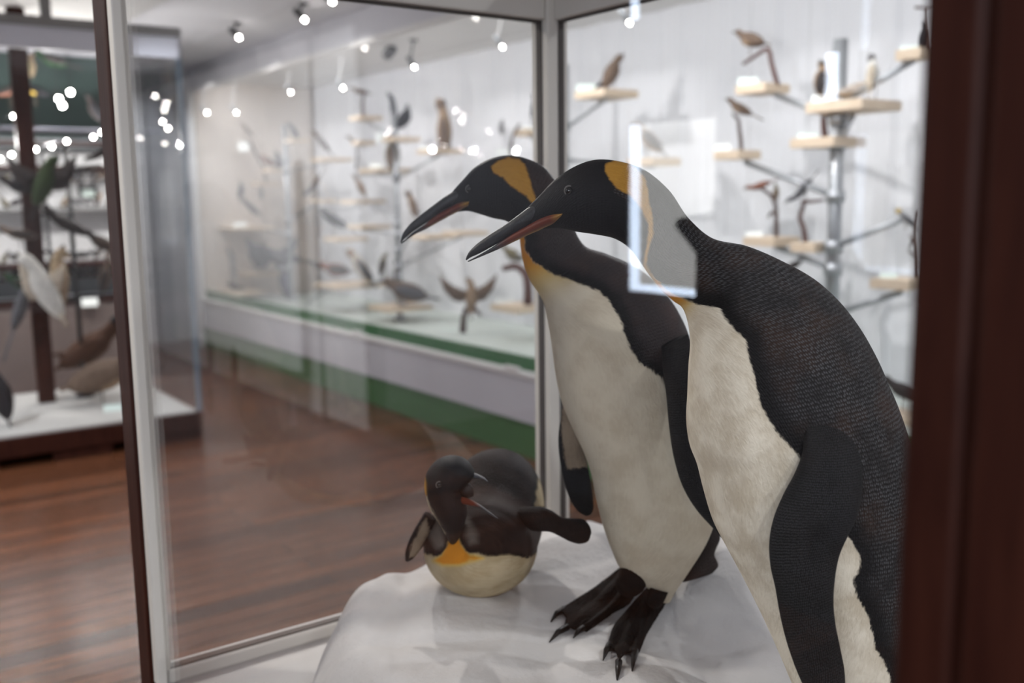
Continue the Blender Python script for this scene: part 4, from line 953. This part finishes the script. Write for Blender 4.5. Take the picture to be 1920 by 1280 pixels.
for z, h, mt in ((2.03, .03, MAHOG), (1.835, .03, MAHOG), (1.50, .025, paint('grey_shelf', (.2, .2, .2), .4)), (1.06, .03, MAHOG), (.76, .035, MAHOG)):
    obj('shelf', MB().box((SXL+.02, SY+.02, z-h), (SXR-.03, SY+.30, z)), mt, sc_)
obj('slate_strip', MB().box((SXL, SY+.012, .80), (SXR-.03, SY+.03, .93)), paint('slate_board', (.022, .026, .03), .5), sc_)
obj('slate_strip', MB().box((SXL, SY+.012, 1.95), (SXR-.03, SY+.03, 2.0)), paint('slate_board', (.022, .026, .03), .5), sc_)
for x in (.55, 1.62): obj('upright', MB().box((x-.012, SY, .77), (x+.012, SY+.02, 2.03)), DARKM, sc_)
random.seed(5)
GS = 'small birds on the shelf cabinet'
_rows = [(1.50, 'glass shelf', 382), (1.06, 'brown shelf', 488), (.93, 'slate ledge', 535), (1.70, 'top ledge', 328)]
_xs = [8, 28, 52, 122, 142, 160, 182, 204]
cn = ['grey', 'slate', 'brown', 'olive', 'dark', 'grey', 'tan', 'slate']
obj('glass_shelf', MB().box((SXL+.02, SY+.03, 1.692), (SXR-.03, SY+.29, 1.70)), GLASS, sc_)
obj('ledge', MB().box((SXL+.02, SY+.03, .915), (SXR-.03, SY+.29, .93)), MAHOG, sc_)
od = ['first', 'second', 'third', 'fourth', 'fifth', 'sixth', 'seventh', 'eighth']
for z, nm, py0 in _rows:
    for k, px in enumerate(_xs):
        P0 = on(px, py0, 1, SY+.14); pxz = proj([P0[0], SY+.14, z])
        bird('tiny %s bird, %s from the left on the %s of the shelf cabinet' % (cn[k], od[k], nm), (pxz[0], pxz[1]-11), 22+random.random()*6, random.choice([20, 60, 120, 150]), cn[k], cn[(k+3) % 8], 1, SY+.14, float(pxz[1]), 1.0, .25, .1, group=GS, legs=False)
# the framed picture, the toucan-like birds of the upper panel
q = on(165, 362, 1, SY+.29); 
t = thing('picture_frame', 'small dark framed picture at the back of the shelf cabinet', 'picture', q)
obj('frame', MB().box(q-[.075, .012, .055], q+[.075, .012, .055]), DARKM, t); obj('picture', MB().box(q-[.05, .014, .032], q+[.05, .013, .032]), CARDG, t)
tag(card('white card on the front edge of the lowest shelf', 168, 566, 26, 14, 1, SY, CARD, 'label cards on the shelf cabinet'), 'white card on the front edge of the lowest shelf', 'label card', 'label cards on the shelf cabinet')
YU = 8.2
obj('upper_shelf', MB().box((SXL, YU-.1, 2.085), (SXR, SY+.2, 2.10)), paint('slate_board2', (.05, .05, .065), .5), sc_)
GU = 'birds on the dark upper shelf'
bird('black bird with a yellow breast on the dark upper shelf', (72, 172), 56, 160, 'black', 'black', 1, YU, 200, .8, .4, .14, group=GU, belly='yellow', legs=True, look=-1)
bird('orange brown bird at the left end of the dark upper shelf', (12, 172), 46, 20, 'rufous', 'dark', 1, YU, 200, .8, .4, .14, group=GU)
bird('dark bird at the right end of the dark upper shelf', (178, 206), 44, 110, 'dark', 'black', 1, YU-.05, 226, 1.1, .2, .1, group=GU, legs=False, look=-1)
bird('dark green bird high before the green panel', (105, 115), 60, 165, 'leaf', 'dark', 1, YU, 135, 1.0, .4, .1, group=GU, legs=False)
bird('tan bird left of the dark green bird before the panel', (58, 125), 36, 90, 'tan', 'olive', 1, YU, 150, 1.0, .2, .1, group=GU, legs=False)
# made-up strings of bulbs in place of spotlight reflections
def glint_string(label, pts, Y, r):
    Q = [on(*p, 1, Y) for p in pts]
    t = thing('glint_string', label, 'stand-in bulbs', Q[0], 'made-up bulb strings')
    obj('cable', MB().tube([Q[0]+(Q[0]-Q[1])*1.5]+[q+np.array([0, 0, .02]) for q in Q]+[Q[-1]+(Q[-1]-Q[-2])*.4], .004, 6), DARKM, t)
    for q in (Q[0], Q[-1]): obj('drop_wire', MB().tube([q+np.array([0, 0, .02]), (q[0], q[1], CEIL)], .0025, 5), DARKM, t)
    for q in Q: obj('bulb', MB().ell(q, ([r, 0, 0], [0, r, 0], [0, 0, r]), 12, 8), BULB, t, True)
glint_string('long sloping row of made-up bulbs across the shelf cabinet, standing in for spotlight reflections', [(0, 298), (22, 290), (67, 280), (97, 275), (125, 265), (175, 257), (191, 248)], 7.9, .011)
glint_string('short row of made-up bulbs high before the green panel, standing in for spotlight reflections', [(25, 218), (38, 214)], 7.9, .011)
glint_string('cluster of three made-up bulbs before the green panel, standing in for spotlight reflections', [(110, 185), (117, 198), (132, 173)], 7.9, .017)
glint_string('pair of made-up bulbs right of the white case bead, standing in for spotlight reflections', [(305, 228), (315, 241)], 7.95, .011)

# white panels added along the left wall for a pale veil in the glass
for k, (a, b, nm) in enumerate(((5.6, 6.2, 'nearest added white veil board on the left wall, only a pale reflection'), (6.3, 8.6, 'middle added white veil board on the left wall behind the notice board'), (8.7, 10.6, 'farthest added white veil board on the left wall by the back wall'))):
    t = thing('veil_board', nm, 'veil board', (XL+.03, (a+b)/2, .05), 'white boards on the left wall')
    obj('panel', MB().box((XL+.021, a, .05), (XL+.05, b, 2.6)), WHITE, t, bevel=.004)
# white notice board on dark red legs, seen as a reflection at the left
t = thing('notice_board', 'white board on two dark red legs, a faint reflection at the left of the glass', 'notice board', (-1.9, 7.4, 0))
obj('board', MB().box((-1.93, 6.3, .36), (-1.90, 8.6, 1.9)), WHITE, t)
for y in (7.58, 8.14): obj('leg', MB().tube([(-1.915, y, .40), (-1.88, y-.05, 0)], .022, 8), MAHOG, t)
